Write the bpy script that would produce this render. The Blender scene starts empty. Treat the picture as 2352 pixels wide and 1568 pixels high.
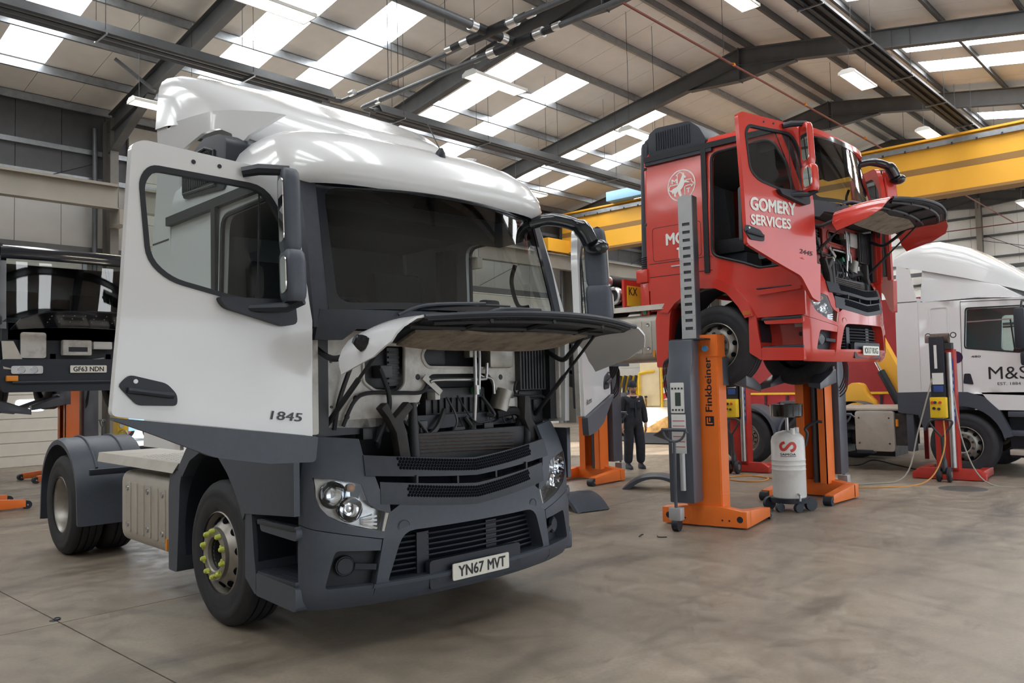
import bpy, bmesh, math, random
from mathutils import Vector, Matrix
from mathutils.geometry import delaunay_2d_cdt
random.seed(7)
SC = bpy.context.scene
COL = SC.collection
PI = math.pi

# ------------------------------------------------------------------ camera
cam_data = bpy.data.cameras.new('camera')
cam_data.sensor_fit = 'HORIZONTAL'; cam_data.sensor_width = 36.0
cam_data.lens = 36.0 * 1869.9 / 2352.0
cam_data.clip_start = 0.05; cam_data.clip_end = 400
camera = bpy.data.objects.new('camera', cam_data); COL.objects.link(camera)
cr, cu, cf = Vector((.6822, -.7307, -.0232)), Vector((-.0206, -.0510, .9985)), Vector((.7308, .6807, .0505))
cf.normalize(); cr = (cr - cf * cr.dot(cf)).normalized(); cu = cr.cross(cf)
camera.matrix_world = Matrix(((cr.x, cu.x, -cf.x, 0), (cr.y, cu.y, -cf.y, 0), (cr.z, cu.z, -cf.z, 1.683), (0, 0, 0, 1)))
SC.camera = camera

# ------------------------------------------------------------------ world, sun, exposure
SC.view_settings.view_transform = 'Standard'
SC.view_settings.look = 'None'
SC.view_settings.gamma = 1.0
SC.view_settings.use_curve_mapping = False
SC.view_settings.exposure = 0.0
world = bpy.data.worlds.new('overcast_sky'); SC.world = world; world.use_nodes = True
bg = world.node_tree.nodes['Background']
bg.inputs[0].default_value = (.86, .93, 1.0, 1); bg.inputs[1].default_value = 2.6
SKY_PANEL = 9.0          # daylight through the translucent roof lights
TUBE = 14.0              # fluorescent tubes
sun_d = bpy.data.lights.new('sun', 'SUN'); sun_d.energy = 20.0; sun_d.angle = .02; sun_d.color = (1, .93, .82)
sun = bpy.data.objects.new('sun', sun_d); COL.objects.link(sun)
sun.rotation_euler = Vector((.5, -.8, -.33)).to_track_quat('-Z', 'Y').to_euler()
sun.location = (20, 40, 30)

# ------------------------------------------------------------------ materials
MATS = {}
def mat(name, col=(.5, .5, .5), rough=.5, metal=0., var=0., vscale=6., bump=0., bscale=60., coat=0., emit=None, estr=1., spec=.5, dirt=None, dscale=3., damt=.5):
    if name in MATS: return MATS[name]
    m = bpy.data.materials.new(name); m.use_nodes = True; MATS[name] = m
    nt = m.node_tree; b = nt.nodes['Principled BSDF']
    b.inputs['Base Color'].default_value = (*col, 1); b.inputs['Roughness'].default_value = rough
    b.inputs['Metallic'].default_value = metal; b.inputs['Coat Weight'].default_value = coat
    b.inputs['Coat Roughness'].default_value = .08; b.inputs['Specular IOR Level'].default_value = spec
    if emit: b.inputs['Emission Color'].default_value = (*emit, 1); b.inputs['Emission Strength'].default_value = estr
    if var or bump or dirt:
        tc = nt.nodes.new('ShaderNodeTexCoord')
    if var or dirt:
        n = nt.nodes.new('ShaderNodeTexNoise'); n.inputs['Scale'].default_value = vscale; n.inputs['Detail'].default_value = 6
        nt.links.new(tc.outputs['Object'], n.inputs['Vector'])
        r = nt.nodes.new('ShaderNodeValToRGB')
        r.color_ramp.elements[0].position = .3; r.color_ramp.elements[1].position = .7
        r.color_ramp.elements[0].color = (*[max(0, c * (1 - var)) for c in col], 1)
        r.color_ramp.elements[1].color = (*[min(1, c * (1 + var)) for c in col], 1)
        nt.links.new(n.outputs['Fac'], r.inputs['Fac'])
        out = r.outputs['Color']
        if dirt:
            n2 = nt.nodes.new('ShaderNodeTexNoise'); n2.inputs['Scale'].default_value = dscale; n2.inputs['Detail'].default_value = 10; n2.inputs['Roughness'].default_value = .65
            nt.links.new(tc.outputs['Object'], n2.inputs['Vector'])
            r2 = nt.nodes.new('ShaderNodeValToRGB'); r2.color_ramp.elements[0].position = .48; r2.color_ramp.elements[1].position = .72
            r2.color_ramp.elements[1].color = (damt, damt, damt, 1)
            nt.links.new(n2.outputs['Fac'], r2.inputs['Fac'])
            mx = nt.nodes.new('ShaderNodeMixRGB'); mx.inputs[2].default_value = (*dirt, 1)
            nt.links.new(r2.outputs['Color'], mx.inputs[0]); nt.links.new(out, mx.inputs[1]); out = mx.outputs[0]
        nt.links.new(out, b.inputs['Base Color'])
    if bump:
        n = nt.nodes.new('ShaderNodeTexNoise'); n.inputs['Scale'].default_value = bscale; n.inputs['Detail'].default_value = 4
        nt.links.new(tc.outputs['Object'], n.inputs['Vector'])
        bp = nt.nodes.new('ShaderNodeBump'); bp.inputs['Strength'].default_value = bump; bp.inputs['Distance'].default_value = .01
        nt.links.new(n.outputs['Fac'], bp.inputs['Height']); nt.links.new(bp.outputs['Normal'], b.inputs['Normal'])
    return m

def glass(name, tint, refl=.9, ior=1.5):
    """thin window pane: tinted straight-through light plus a Fresnel mirror"""
    if name in MATS: return MATS[name]
    m = bpy.data.materials.new(name); m.use_nodes = True; MATS[name] = m; nt = m.node_tree
    for n in list(nt.nodes): nt.nodes.remove(n)
    o = nt.nodes.new('ShaderNodeOutputMaterial'); t = nt.nodes.new('ShaderNodeBsdfTransparent'); g = nt.nodes.new('ShaderNodeBsdfGlossy')
    t.inputs[0].default_value = (*tint, 1); g.inputs['Roughness'].default_value = .02; g.inputs[0].default_value = (refl, refl, refl, 1)
    f = nt.nodes.new('ShaderNodeFresnel'); f.inputs[0].default_value = ior
    mx = nt.nodes.new('ShaderNodeMixShader')
    nt.links.new(f.outputs[0], mx.inputs[0]); nt.links.new(t.outputs[0], mx.inputs[1]); nt.links.new(g.outputs[0], mx.inputs[2])
    nt.links.new(mx.outputs[0], o.inputs[0])
    return m

mat('white_paint', (.66, .665, .67), .22, coat=.6, var=.02, vscale=2)
mat('white_inner', (.60, .58, .54), .45, var=.06, dirt=(.16, .13, .1), dscale=5, damt=.55)
mat('grey_plastic', (.054, .064, .084), .46, var=.06, vscale=30, bump=.08, bscale=300)
mat('dark_plastic', (.023, .028, .039), .5, var=.1, vscale=20)
mat('black_plastic', (.012, .016, .025), .5)
mat('void', (.004, .005, .008), .95, spec=.1)
mat('gloss_black', (.008, .011, .016), .12, coat=.6)
mat('rubber', (.016, .017, .021), .72, var=.15, vscale=14, dirt=(.05, .046, .042), dscale=9, damt=.35)
mat('seal', (.008, .010, .014), .55)
mat('alloy', (.33, .31, .28), .42, .7, var=.08, vscale=12, dirt=(.2, .17, .13), dscale=8, damt=.5)
mat('dull_alloy', (.46, .43, .38), .5, .45, var=.06, vscale=5, dirt=(.25, .22, .18), dscale=4, damt=.35)
mat('steel', (.42, .42, .42), .35, .9, var=.1)
mat('chrome', (.85, .86, .88), .08, 1.)
mat('silver_tube', (.78, .79, .8), .28, .9)
mat('dark_steel', (.05, .052, .056), .5, .4, var=.15)
mat('rust', (.09, .06, .045), .75, .2, var=.35, vscale=25)
mat('chassis', (.030, .028, .028), .7, var=.25, vscale=10, dirt=(.09, .075, .06), dscale=6, damt=.4)
mat('engine_black', (.016, .017, .021), .5, var=.2, vscale=12)
mat('engine_grey', (.055, .055, .06), .45, .3, var=.2, vscale=10)
mat('foam_tan', (.26, .21, .16), .9, var=.2, vscale=9, bump=.5, bscale=18, dirt=(.05, .045, .04), dscale=5, damt=.8)
mat('red_paint', (.56, .040, .026), .25, coat=.6, var=.05, vscale=2)
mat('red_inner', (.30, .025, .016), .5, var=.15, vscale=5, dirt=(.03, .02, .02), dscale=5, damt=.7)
mat('lettering_white', (.80, .78, .74), .5)
mat('lettering_black', (.012, .013, .017), .5)
mat('plate_white', (.72, .70, .62), .4)
mat('plate_yellow', (.78, .52, .03), .4)
mat('lime', (.50, .56, .09), .45)
mat('amber', (.70, .24, .02), .3)
mat('orange_paint', (.78, .17, .022), .38, coat=.2, var=.05, vscale=4)
mat('lift_grey', (.068, .076, .095), .38, var=.08, vscale=6, coat=.15)
mat('lift_grey_light', (.40, .405, .41), .42, .3, var=.06)
mat('lift_red', (.46, .032, .022), .4, var=.1, vscale=5, dirt=(.14, .05, .04), dscale=4, damt=.4)
mat('yellow_paint', (.80, .52, .02), .45, var=.06)
mat('crane_yellow', (.84, .43, .04), .45, var=.03, vscale=2)
mat('crane_shade_brown', (.30, .16, .045), .6)  # shade tone for the girder's shadow line and underside
mat('blue_paint', (.06, .22, .42), .45)
mat('light_blue', (.25, .45, .62), .5)
mat('steel_frame', (.105, .108, .112), .5, .1, var=.12, vscale=3)
mat('galv', (.36, .38, .40), .35, .7, var=.12, vscale=8)
mat('beige_steel', (.26, .235, .20), .6, var=.06, vscale=2)
mat('roof_sheet', (.84, .81, .765), .55, var=.03, vscale=3)
mat('roof_outer', (.12, .12, .12), .7)
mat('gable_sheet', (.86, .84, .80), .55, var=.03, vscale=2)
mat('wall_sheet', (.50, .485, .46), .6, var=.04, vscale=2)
mat('door_cream', (.62, .59, .53), .5, var=.03)
mat('lamp_silver', (.72, .73, .74), .22, .8, var=.12, vscale=25)
mat('lamp_body', (.75, .74, .70), .35)
mat('tube', (1, .95, .86), .5, emit=(1, .90, .74), estr=TUBE)
mat('skylight', (.8, .8, .8), .6, emit=(.95, .98, 1.0), estr=SKY_PANEL)
mat('duct', (.135, .145, .155), .42, .3, var=.1)
mat('heater_black', (.030, .032, .036), .5, .2, var=.15)
mat('pipe_red', (.20, .055, .04), .5)
mat('wire', (.05, .05, .055), .5)
mat('cloth_navy', (.016, .019, .028), .85, var=.25, vscale=14, bump=.4, bscale=30)
mat('skin', (.48, .27, .19), .5)
mat('beard', (.17, .105, .08), .8)
mat('cable_orange', (.50, .22, .04), .6)
mat('cable_black', (.015, .016, .02), .6)
mat('cable_grey', (.28, .26, .22), .6)
mat('curtain_red', (.30, .020, .024), .55, var=.12, vscale=3)
mat('tarp_strap', (.015, .015, .02), .6)
mat('seat_cloth', (.020, .021, .026), .9, var=.2, vscale=20)
mat('dash', (.045, .05, .058), .6)
mat('headliner', (.16, .16, .16), .9)
mat('screen_lcd', (.05, .07, .06), .2)
mat('label_paper', (.66, .66, .64), .5)
mat('label_red', (.55, .05, .04), .5)
mat('sign_blue', (.03, .07, .25), .4)
mat('brown_dirt', (.30, .17, .05), .8, var=.4, vscale=8)
mat('cream_paint', (.80, .68, .44), .45, var=.05)
mat('green_plastic', (.05, .28, .16), .4)
mat('purple', (.035, .012, .05), .4)
glass('clear_glass', (.78, .86, .84))
glass('screen_glass', (.50, .55, .55), ior=1.55)
glass('side_glass', (.66, .74, .73))
glass('lamp_glass', (.92, .94, .96))
mat('mirror', (.9, .9, .9), .02, 1.)
mat('yard', (.55, .53, .50), .8, var=.08)

# ------------------------------------------------------------------ mesh building
class MB:
    def __init__(s): s.v = []; s.f = []
    def add(s, vs, fs):
        o = len(s.v); s.v += [tuple(p) for p in vs]; s.f += [tuple(i + o for i in f) for f in fs]; return s
    def box(s, x0, x1, y0, y1, z0, z1):
        return s.add([(x0, y0, z0), (x1, y0, z0), (x1, y1, z0), (x0, y1, z0), (x0, y0, z1), (x1, y0, z1), (x1, y1, z1), (x0, y1, z1)],
                     [(0, 3, 2, 1), (4, 5, 6, 7), (0, 1, 5, 4), (1, 2, 6, 5), (2, 3, 7, 6), (3, 0, 4, 7)])
    def obox(s, c, ax, ay, az):
        """box from centre and three half-axis vectors"""
        c = Vector(c); ax = Vector(ax); ay = Vector(ay); az = Vector(az)
        P = [c + ax * i + ay * j + az * k for k in (-1, 1) for j in (-1, 1) for i in (-1, 1)]
        return s.add(P, [(0, 2, 3, 1), (4, 5, 7, 6), (0, 1, 5, 4), (2, 6, 7, 3), (0, 4, 6, 2), (1, 3, 7, 5)])
    def bar(s, a, b, w, h=None, up=(0, 0, 1)):
        a = Vector(a); b = Vector(b); h = w if h is None else h
        d = b - a; L = d.length; d.normalize(); up = Vector(up)
        if abs(d.dot(up)) > .98: up = Vector((1, 0, 0))
        r = d.cross(up).normalized(); u = r.cross(d)
        return s.obox((a + b) / 2, d * L / 2, r * w / 2, u * h / 2)
    def prism(s, pts, lo, hi, mp):
        """polygon pts (2D) extruded from lo to hi, mp(a,b,t)->xyz"""
        n = len(pts)
        s.add([mp(a, b, lo) for a, b in pts] + [mp(a, b, hi) for a, b in pts],
              [tuple(range(n - 1, -1, -1)), tuple(range(n, 2 * n))] + [(i, (i + 1) % n, n + (i + 1) % n, n + i) for i in range(n)])
        return s
    def tube(s, path, r, n=8, closed=False, cap=True):
        P = [Vector(p) for p in path]; m = len(P); R = r if isinstance(r, (list, tuple)) else [r] * m
        rings = []; prev = None
        for i, p in enumerate(P):
            if closed: t = P[(i + 1) % m] - P[i - 1]
            else: t = (P[min(i + 1, m - 1)] - P[max(i - 1, 0)])
            if t.length < 1e-9: t = Vector((0, 0, 1))
            t.normalize()
            if prev is None:
                ref = Vector((0, 0, 1)) if abs(t.z) < .9 else Vector((1, 0, 0))
                a = t.cross(ref).normalized()
            else:
                a = prev - t * prev.dot(t)
                if a.length < 1e-6: a = t.cross(Vector((0, .3, 1)))
                a.normalize()
            prev = a; b = t.cross(a)
            rings.append([p + (a * math.cos(2 * PI * k / n) + b * math.sin(2 * PI * k / n)) * R[i] for k in range(n)])
        vs = [q for rg in rings for q in rg]; fs = []
        for i in range(m if closed else m - 1):
            j = (i + 1) % m
            for k in range(n): fs.append((i * n + k, i * n + (k + 1) % n, j * n + (k + 1) % n, j * n + k))
        if cap and not closed: fs += [tuple(range(n - 1, -1, -1)), tuple(range((m - 1) * n, m * n))]
        return s.add(vs, fs)
    def lathe(s, prof, c, axis, n=32, closed=False):
        """prof: (radius, height along axis)"""
        ax = Vector(axis).normalized(); ref = Vector((0, 0, 1)) if abs(ax.z) < .9 else Vector((1, 0, 0))
        a = ax.cross(ref).normalized(); b = ax.cross(a); c = Vector(c); m = len(prof)
        vs = [c + ax * h + (a * math.cos(2 * PI * k / n) + b * math.sin(2 * PI * k / n)) * max(r, 1e-5) for r, h in prof for k in range(n)]
        fs = []
        for i in range(m if closed else m - 1):
            j = (i + 1) % m
            for k in range(n): fs.append((i * n + k, i * n + (k + 1) % n, j * n + (k + 1) % n, j * n + k))
        return s.add(vs, fs)
    def cyl(s, a, b, r, n=16):
        a = Vector(a); d = Vector(b) - a
        return s.lathe([(0, 0), (r, 0), (r, d.length), (0, d.length)], a, d, n)
    def grid(s, rows, close_u=False):
        m = len(rows); n = len(rows[0]); fs = []
        for i in range(m - 1):
            for k in range(n if close_u else n - 1):
                fs.append((i * n + k, i * n + (k + 1) % n, (i + 1) * n + (k + 1) % n, (i + 1) * n + k))
        return s.add([p for r in rows for p in r], fs)
    def sphere(s, c, rx, ry=None, rz=None, n=14):
        ry = rx if ry is None else ry; rz = rx if rz is None else rz; c = Vector(c); rows = []
        for i in range(n // 2 + 1):
            t = PI * i / (n // 2); rows.append([c + Vector((rx * math.sin(t) * math.cos(2 * PI * k / n), ry * math.sin(t) * math.sin(2 * PI * k / n), rz * math.cos(t))) for k in range(n)])
        return s.grid(rows, True)

def inpoly(x, y, P):
    c = False; j = len(P) - 1
    for i in range(len(P)):
        xi, yi = P[i]; xj, yj = P[j]
        if (yi > y) != (yj > y) and x < (xj - xi) * (y - yi) / (yj - yi) + xi: c = not c
        j = i
    return c
def resample(P, step):
    o = []
    for i in range(len(P)):
        a = P[i]; b = P[(i + 1) % len(P)]; L = math.hypot(b[0] - a[0], b[1] - a[1]); k = max(1, int(math.ceil(L / step)))
        for t in range(k): o.append((a[0] + (b[0] - a[0]) * t / k, a[1] + (b[1] - a[1]) * t / k))
    return o
def rounded(P, r, n=4):
    """round the corners of polygon P; r number or list"""
    o = []; m = len(P)
    for i in range(m):
        rr = r[i] if isinstance(r, (list, tuple)) else r
        p = Vector(P[i]); a = Vector(P[i - 1]) - p; b = Vector(P[(i + 1) % m]) - p
        if rr <= 0: o.append(tuple(p)); continue
        d = min(rr, a.length * .48, b.length * .48); A = p + a.normalized() * d; B = p + b.normalized() * d
        for t in range(n + 1):
            t /= n; q = A * (1 - t) ** 2 + p * 2 * t * (1 - t) + B * t * t; o.append((q.x, q.y))
    return o
def near_edge(x, y, P, E, d):
    for i, j in E:
        ax, ay = P[i]; bx, by = P[j]; dx, dy = bx - ax, by - ay; l2 = dx * dx + dy * dy
        if l2 < 1e-12: continue
        t = max(0, min(1, ((x - ax) * dx + (y - ay) * dy) / l2))
        if (x - ax - t * dx) ** 2 + (y - ay - t * dy) ** 2 < d * d: return True
    return False
def patch(mb, outer, holes, mp, step=.08, t0=0., t1=-.02):
    """panel: polygon with holes laid on surface mp(a,b,t) -> xyz; t0 outer face, t1 back face"""
    loops = [resample(outer, step)] + [resample(h, step) for h in holes]
    pts = []; edges = []
    for L in loops:
        o = len(pts); pts += L; edges += [(o + i, o + (i + 1) % len(L)) for i in range(len(L))]
    xs = [p[0] for p in outer]; ys = [p[1] for p in outer]
    nx = int((max(xs) - min(xs)) / step); ny = int((max(ys) - min(ys)) / step)
    bpts = list(pts)
    for i in range(1, nx + 1):
        for j in range(1, ny + 1):
            x = min(xs) + (max(xs) - min(xs)) * (i + .07 * math.sin(j * 2.3)) / (nx + 1); y = .013 * step * math.sin(i * 1.7) + min(ys) + (max(ys) - min(ys)) * j / (ny + 1)
            if inpoly(x, y, outer) and not any(inpoly(x, y, h) for h in holes):
                if min((x - q[0]) ** 2 + (y - q[1]) ** 2 for q in bpts) > (step * .45) ** 2 and not near_edge(x, y, bpts, edges, step * .3): pts.append((x, y))
    V, E, F, *_ = delaunay_2d_cdt([Vector(p) for p in pts], edges, [], 0, 1e-6)
    tri = []
    for f in F:
        cx = sum(V[i].x for i in f) / len(f); cy = sum(V[i].y for i in f) / len(f)
        if inpoly(cx, cy, outer) and not any(inpoly(cx, cy, h) for h in holes): tri.append(tuple(f))
    n = len(V)
    if t1 is None: return mb.add([mp(p.x, p.y, t0) for p in V], tri)
    cnt = {}
    for f in tri:
        for i in range(len(f)):
            e = (f[i], f[(i + 1) % len(f)]); k = (min(e), max(e)); cnt.setdefault(k, []).append(e)
    side = [(a[0][1], a[0][0], a[0][0] + n, a[0][1] + n) for a in cnt.values() if len(a) == 1]
    return mb.add([mp(p.x, p.y, t0) for p in V] + [mp(p.x, p.y, t1) for p in V], tri + [tuple(i + n for i in reversed(f)) for f in tri] + side)

def build(name, mb, material, parent=None, smooth=38, flip=False, bevel=0., loc=None):
    me = bpy.data.meshes.new(name)
    vs = [(x, -y, z) for x, y, z in mb.v] if flip else mb.v
    me.from_pydata(vs, [], mb.f); me.validate()
    bm = bmesh.new(); bm.from_mesh(me)
    bmesh.ops.remove_doubles(bm, verts=bm.verts, dist=1e-5)
    bmesh.ops.dissolve_degenerate(bm, dist=2e-4, edges=bm.edges)
    bmesh.ops.recalc_face_normals(bm, faces=bm.faces)
    if bevel:
        ed = [e for e in bm.edges if len(e.link_faces) == 2 and e.calc_face_angle(0) > .5]
        bmesh.ops.bevel(bm, geom=ed, offset=bevel, segments=2, profile=.6, affect='EDGES', clamp_overlap=True)
    if smooth:
        th = math.radians(smooth)
        for f in bm.faces: f.smooth = True
        for e in bm.edges:
            if len(e.link_faces) == 2 and e.calc_face_angle(0) > th: e.smooth = False
    bm.to_mesh(me); bm.free()
    me.materials.append(MATS[material] if isinstance(material, str) else material)
    o = bpy.data.objects.new(name, me); COL.objects.link(o)
    if parent is not None: o.parent = parent
    if loc is not None: o.location = loc
    return o
def tag(o, label, cat=None, group=None, kind=None):
    o['label'] = label
    if cat: o['category'] = cat
    if group: o['group'] = group
    if kind: o['kind'] = kind
    return o
def thing(name, label, cat, loc=(0, 0, 0), rz=0., group=None):
    o = bpy.data.objects.new(name, None); COL.objects.link(o); o.empty_display_size = .2
    o.location = loc; o.rotation_euler = (0, 0, rz)
    return tag(o, label, cat, group)
def copy_tree(o, parent=None):
    c = o.copy(); COL.objects.link(c)
    if parent is not None: c.parent = parent
    for ch in list(KIDS.get(o.name, o.children)): copy_tree(ch, c)
    return c
KIDS = {}
def inst(src, loc, parent=None, rot=None):
    c = src.copy(); COL.objects.link(c); c.location = loc
    if rot is not None: c.rotation_euler = rot
    if parent is not None: c.parent = parent
    return c
def arc(cx, cy, r, a0, a1, n=12, ry=None):
    ry = r if ry is None else ry
    return [(cx + r * math.cos(math.radians(a0 + (a1 - a0) * i / n)), cy + ry * math.sin(math.radians(a0 + (a1 - a0) * i / n))) for i in range(n + 1)]
def smoothpath(P, n=6):
    P = [Vector(p) for p in P]; o = []
    for i in range(len(P) - 1):
        p0 = P[max(i - 1, 0)]; p1 = P[i]; p2 = P[i + 1]; p3 = P[min(i + 2, len(P) - 1)]
        for k in range(n):
            t = k / n
            o.append(.5 * ((2 * p1) + (p2 - p0) * t + (2 * p0 - 5 * p1 + 4 * p2 - p3) * t * t + (3 * p1 - p0 - 3 * p2 + p3) * t ** 3))
    o.append(P[-1]); return o

# text outlines, made once while the scene is small
TXT = {}
def text_mesh(s, bold=0.):
    k = (s, bold)
    if k in TXT: return TXT[k]
    cu_ = bpy.data.curves.new('text', 'FONT'); cu_.body = s; cu_.offset = bold; cu_.resolution_u = 3; cu_.size = 1
    ob = bpy.data.objects.new('text', cu_); COL.objects.link(ob)
    dg = bpy.context.evaluated_depsgraph_get(); dg.update()
    me = bpy.data.meshes.new_from_object(ob.evaluated_get(dg))
    vs = [(v.co.x, v.co.y) for v in me.vertices]; fs = [tuple(p.vertices) for p in me.polygons]
    x0 = min(v[0] for v in vs); x1 = max(v[0] for v in vs); y0 = min(v[1] for v in vs); y1 = max(v[1] for v in vs)
    TXT[k] = ([((x - x0) / (x1 - x0), (y - y0) / (y1 - y0)) for x, y in vs], fs)
    bpy.data.objects.remove(ob); bpy.data.curves.remove(cu_); bpy.data.meshes.remove(me)
    return TXT[k]
def text_on(mb, s, x0, x1, y0, y1, mp, t=.003, bold=0.):
    """lettering stretched to the box x0..x1, y0..y1 of surface mp(a,b,t); bold thickens the strokes"""
    vs, fs = text_mesh(s)
    d = max(0, bold) * abs(y1 - y0); sx = math.copysign(1, x1 - x0)
    for k, (dx, dy) in enumerate(((0, 0), (d, 0), (-d, 0), (0, d * .8), (0, -d * .8)) if d else ((0, 0),)):
        mb.add([mp(x0 + sx * d + (x1 - x0 - 2 * sx * d) * a + dx, y0 + d * .8 + (y1 - y0 - 1.6 * d) * b + dy, t + k * .00015) for a, b in vs], fs)
    return mb
for s_ in ('YN67', 'MVT', 'KX17 RXG', 'GF63 NDN', 'GOMERY', 'SERVICES', 'MO', 'TA', 'M', 'T', '1845', '2445', 'Finkbeiner', 'SAMOA', 'M&S', 'EST. 1884', '480', '230', 'KX', 'Actros', 'CF', 'MON', 'TANK'): text_mesh(s_)
# ================================================================== BUILDING
# world: X runs along the ridge, Y across the hall (camera stands at X=Y=0), Z up
FR = [7.95 + 6.05 * k for k in range(-3, 7)]            # portal frames -10.2 .. 44.25
YR, ZR, SL = 10.05, 10.5, .175                           # ridge line, rafter top there, roof slope
YL, YRT = 21.25, -1.5                                    # inner faces of the long walls
def rz(y): return ZR - SL * abs(y - YR)
# --- floor
g = MB().box(-11, 45, YRT - .6, YL + .5, -.30, -.012)
floor = build('floor', g, mat('joint_dark', (.05, .045, .04), .9), smooth=0); tag(floor, 'worn brown-grey concrete workshop floor', kind='structure')
fm = bpy.data.materials.new('concrete_floor'); fm.use_nodes = True; MATS['concrete_floor'] = fm
nt = fm.node_tree; b = nt.nodes['Principled BSDF']
def N(t, **k):
    n = nt.nodes.new('ShaderNode' + t)
    for a, v in k.items():
        if a in n.inputs.keys(): n.inputs[a].default_value = v
        else: setattr(n, a, v)
    return n
L = lambda a, c: nt.links.new(a, c)
geo = N('NewGeometry')
n1 = N('TexNoise', Scale=.55, Detail=8., Roughness=.6); n2 = N('TexNoise', Scale=5., Detail=9., Roughness=.7); n3 = N('TexNoise', Scale=.9, Detail=5., Roughness=.55)
mp_ = N('Mapping'); mp_.inputs['Scale'].default_value = (.45, 1.5, 1); mp_.inputs['Location'].default_value = (3, 7, 0)
L(geo.outputs['Position'], n1.inputs['Vector']); L(geo.outputs['Position'], n2.inputs['Vector']); L(geo.outputs['Position'], mp_.inputs['Vector']); L(mp_.outputs[0], n3.inputs['Vector'])
r1 = N('ValToRGB'); e = r1.color_ramp.elements; e[0].position = .3; e[1].position = .72; e[0].color = (.205, .165, .126, 1); e[1].color = (.345, .286, .222, 1)
L(n1.outputs['Fac'], r1.inputs[0])
r2 = N('ValToRGB'); e = r2.color_ramp.elements; e[0].position = .25; e[1].position = .75; e[0].color = (.72, .72, .72, 1); e[1].color = (1.12, 1.12, 1.12, 1); L(n2.outputs['Fac'], r2.inputs[0])
m1 = N('MixRGB', blend_type='MULTIPLY'); m1.inputs[0].default_value = 1; L(r1.outputs[0], m1.inputs[1]); L(r2.outputs[0], m1.inputs[2])
r3 = N('ValToRGB'); e = r3.color_ramp.elements; e[0].position = .53; e[1].position = .68; e[0].color = (0, 0, 0, 1); e[1].color = (.62, .62, .62, 1); L(n3.outputs['Fac'], r3.inputs[0])
m2 = N('MixRGB'); m2.inputs[2].default_value = (.075, .065, .058, 1); L(r3.outputs[0], m2.inputs[0]); L(m1.outputs[0], m2.inputs[1])
# tyre marks: curved dark bands
wv = N('TexWave', wave_type='RINGS', rings_direction='Z'); wv.inputs['Scale'].default_value = .42; wv.inputs['Distortion'].default_value = 1.2; wv.inputs['Detail'].default_value = 3
mp2 = N('Mapping'); mp2.inputs['Location'].default_value = (1.0, -4.5, 0); L(geo.outputs['Position'], mp2.inputs['Vector']); L(mp2.outputs[0], wv.inputs['Vector'])
r4 = N('ValToRGB'); e = r4.color_ramp.elements; e[0].position = .90; e[1].position = .99; e[0].color = (0, 0, 0, 1); e[1].color = (.16, .16, .16, 1); L(wv.outputs['Fac'], r4.inputs[0])
m3 = N('MixRGB'); m3.inputs[2].default_value = (.06, .055, .05, 1); L(r4.outputs[0], m3.inputs[0]); L(m2.outputs[0], m3.inputs[1])
n4 = N('TexNoise', Scale=38., Detail=6., Roughness=.7); L(geo.outputs['Position'], n4.inputs['Vector'])
r5 = N('ValToRGB'); e = r5.color_ramp.elements; e[0].position = .25; e[1].position = .7; e[0].color = (.80, .80, .80, 1); e[1].color = (1.08, 1.08, 1.08, 1); L(n4.outputs['Fac'], r5.inputs[0])
m4 = N('MixRGB', blend_type='MULTIPLY'); m4.inputs[0].default_value = 1; L(m3.outputs[0], m4.inputs[1]); L(r5.outputs[0], m4.inputs[2])
n5 = N('TexNoise', Scale=3.2, Detail=8., Roughness=.75); mp3 = N('Mapping'); mp3.inputs['Scale'].default_value = (.6, 1.3, 1); L(geo.outputs['Position'], mp3.inputs['Vector']); L(mp3.outputs[0], n5.inputs['Vector'])
r6 = N('ValToRGB'); e = r6.color_ramp.elements; e[0].position = .60; e[1].position = .74; e[0].color = (0, 0, 0, 1); e[1].color = (.7, .7, .7, 1); L(n5.outputs['Fac'], r6.inputs[0])
m5 = N('MixRGB'); m5.inputs[2].default_value = (.085, .066, .05, 1); L(r6.outputs[0], m5.inputs[0]); L(m4.outputs[0], m5.inputs[1])
L(m5.outputs[0], b.inputs['Base Color'])
rr = N('ValToRGB'); e = rr.color_ramp.elements; e[0].color = (.28, .28, .28, 1); e[1].color = (.66, .66, .66, 1); e[0].position = .3; e[1].position = .7; L(n2.outputs['Fac'], rr.inputs[0]); L(rr.outputs[0], b.inputs['Roughness'])
bp = N('Bump'); bp.inputs['Strength'].default_value = .12; bp.inputs['Distance'].default_value = .01; L(n2.outputs['Fac'], bp.inputs['Height']); L(bp.outputs[0], b.inputs['Normal'])
xs = [-10.9, -4.0, 2.15, 14.2, 20.2, 26.2, 32.2, 38.2, 44.4]; ys = [-2.0, 6.6, 11.3, 16.2, 21.6]
for i in range(len(xs) - 1):
    for j in range(len(ys) - 1):
        build('floor_slab', MB().box(xs[i] + .005, xs[i + 1] - .005, ys[j] + .005, ys[j + 1] - .005, -.28, 0), 'concrete_floor', floor, smooth=0)
yard = build('yard_ground', MB().box(-60, 110, -70, 90, -.5, -.31), 'yard', smooth=0); tag(yard, 'pale concrete yard outside the open doors', kind='structure')
build('apron', MB().box(-40, 90, YL + .52, YL + 45, -.3, -.02), 'yard', yard, smooth=0)
build('apron', MB().box(-40, 90, YRT - 45, YRT - .62, -.3, -.02), 'yard', yard, smooth=0)

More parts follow.
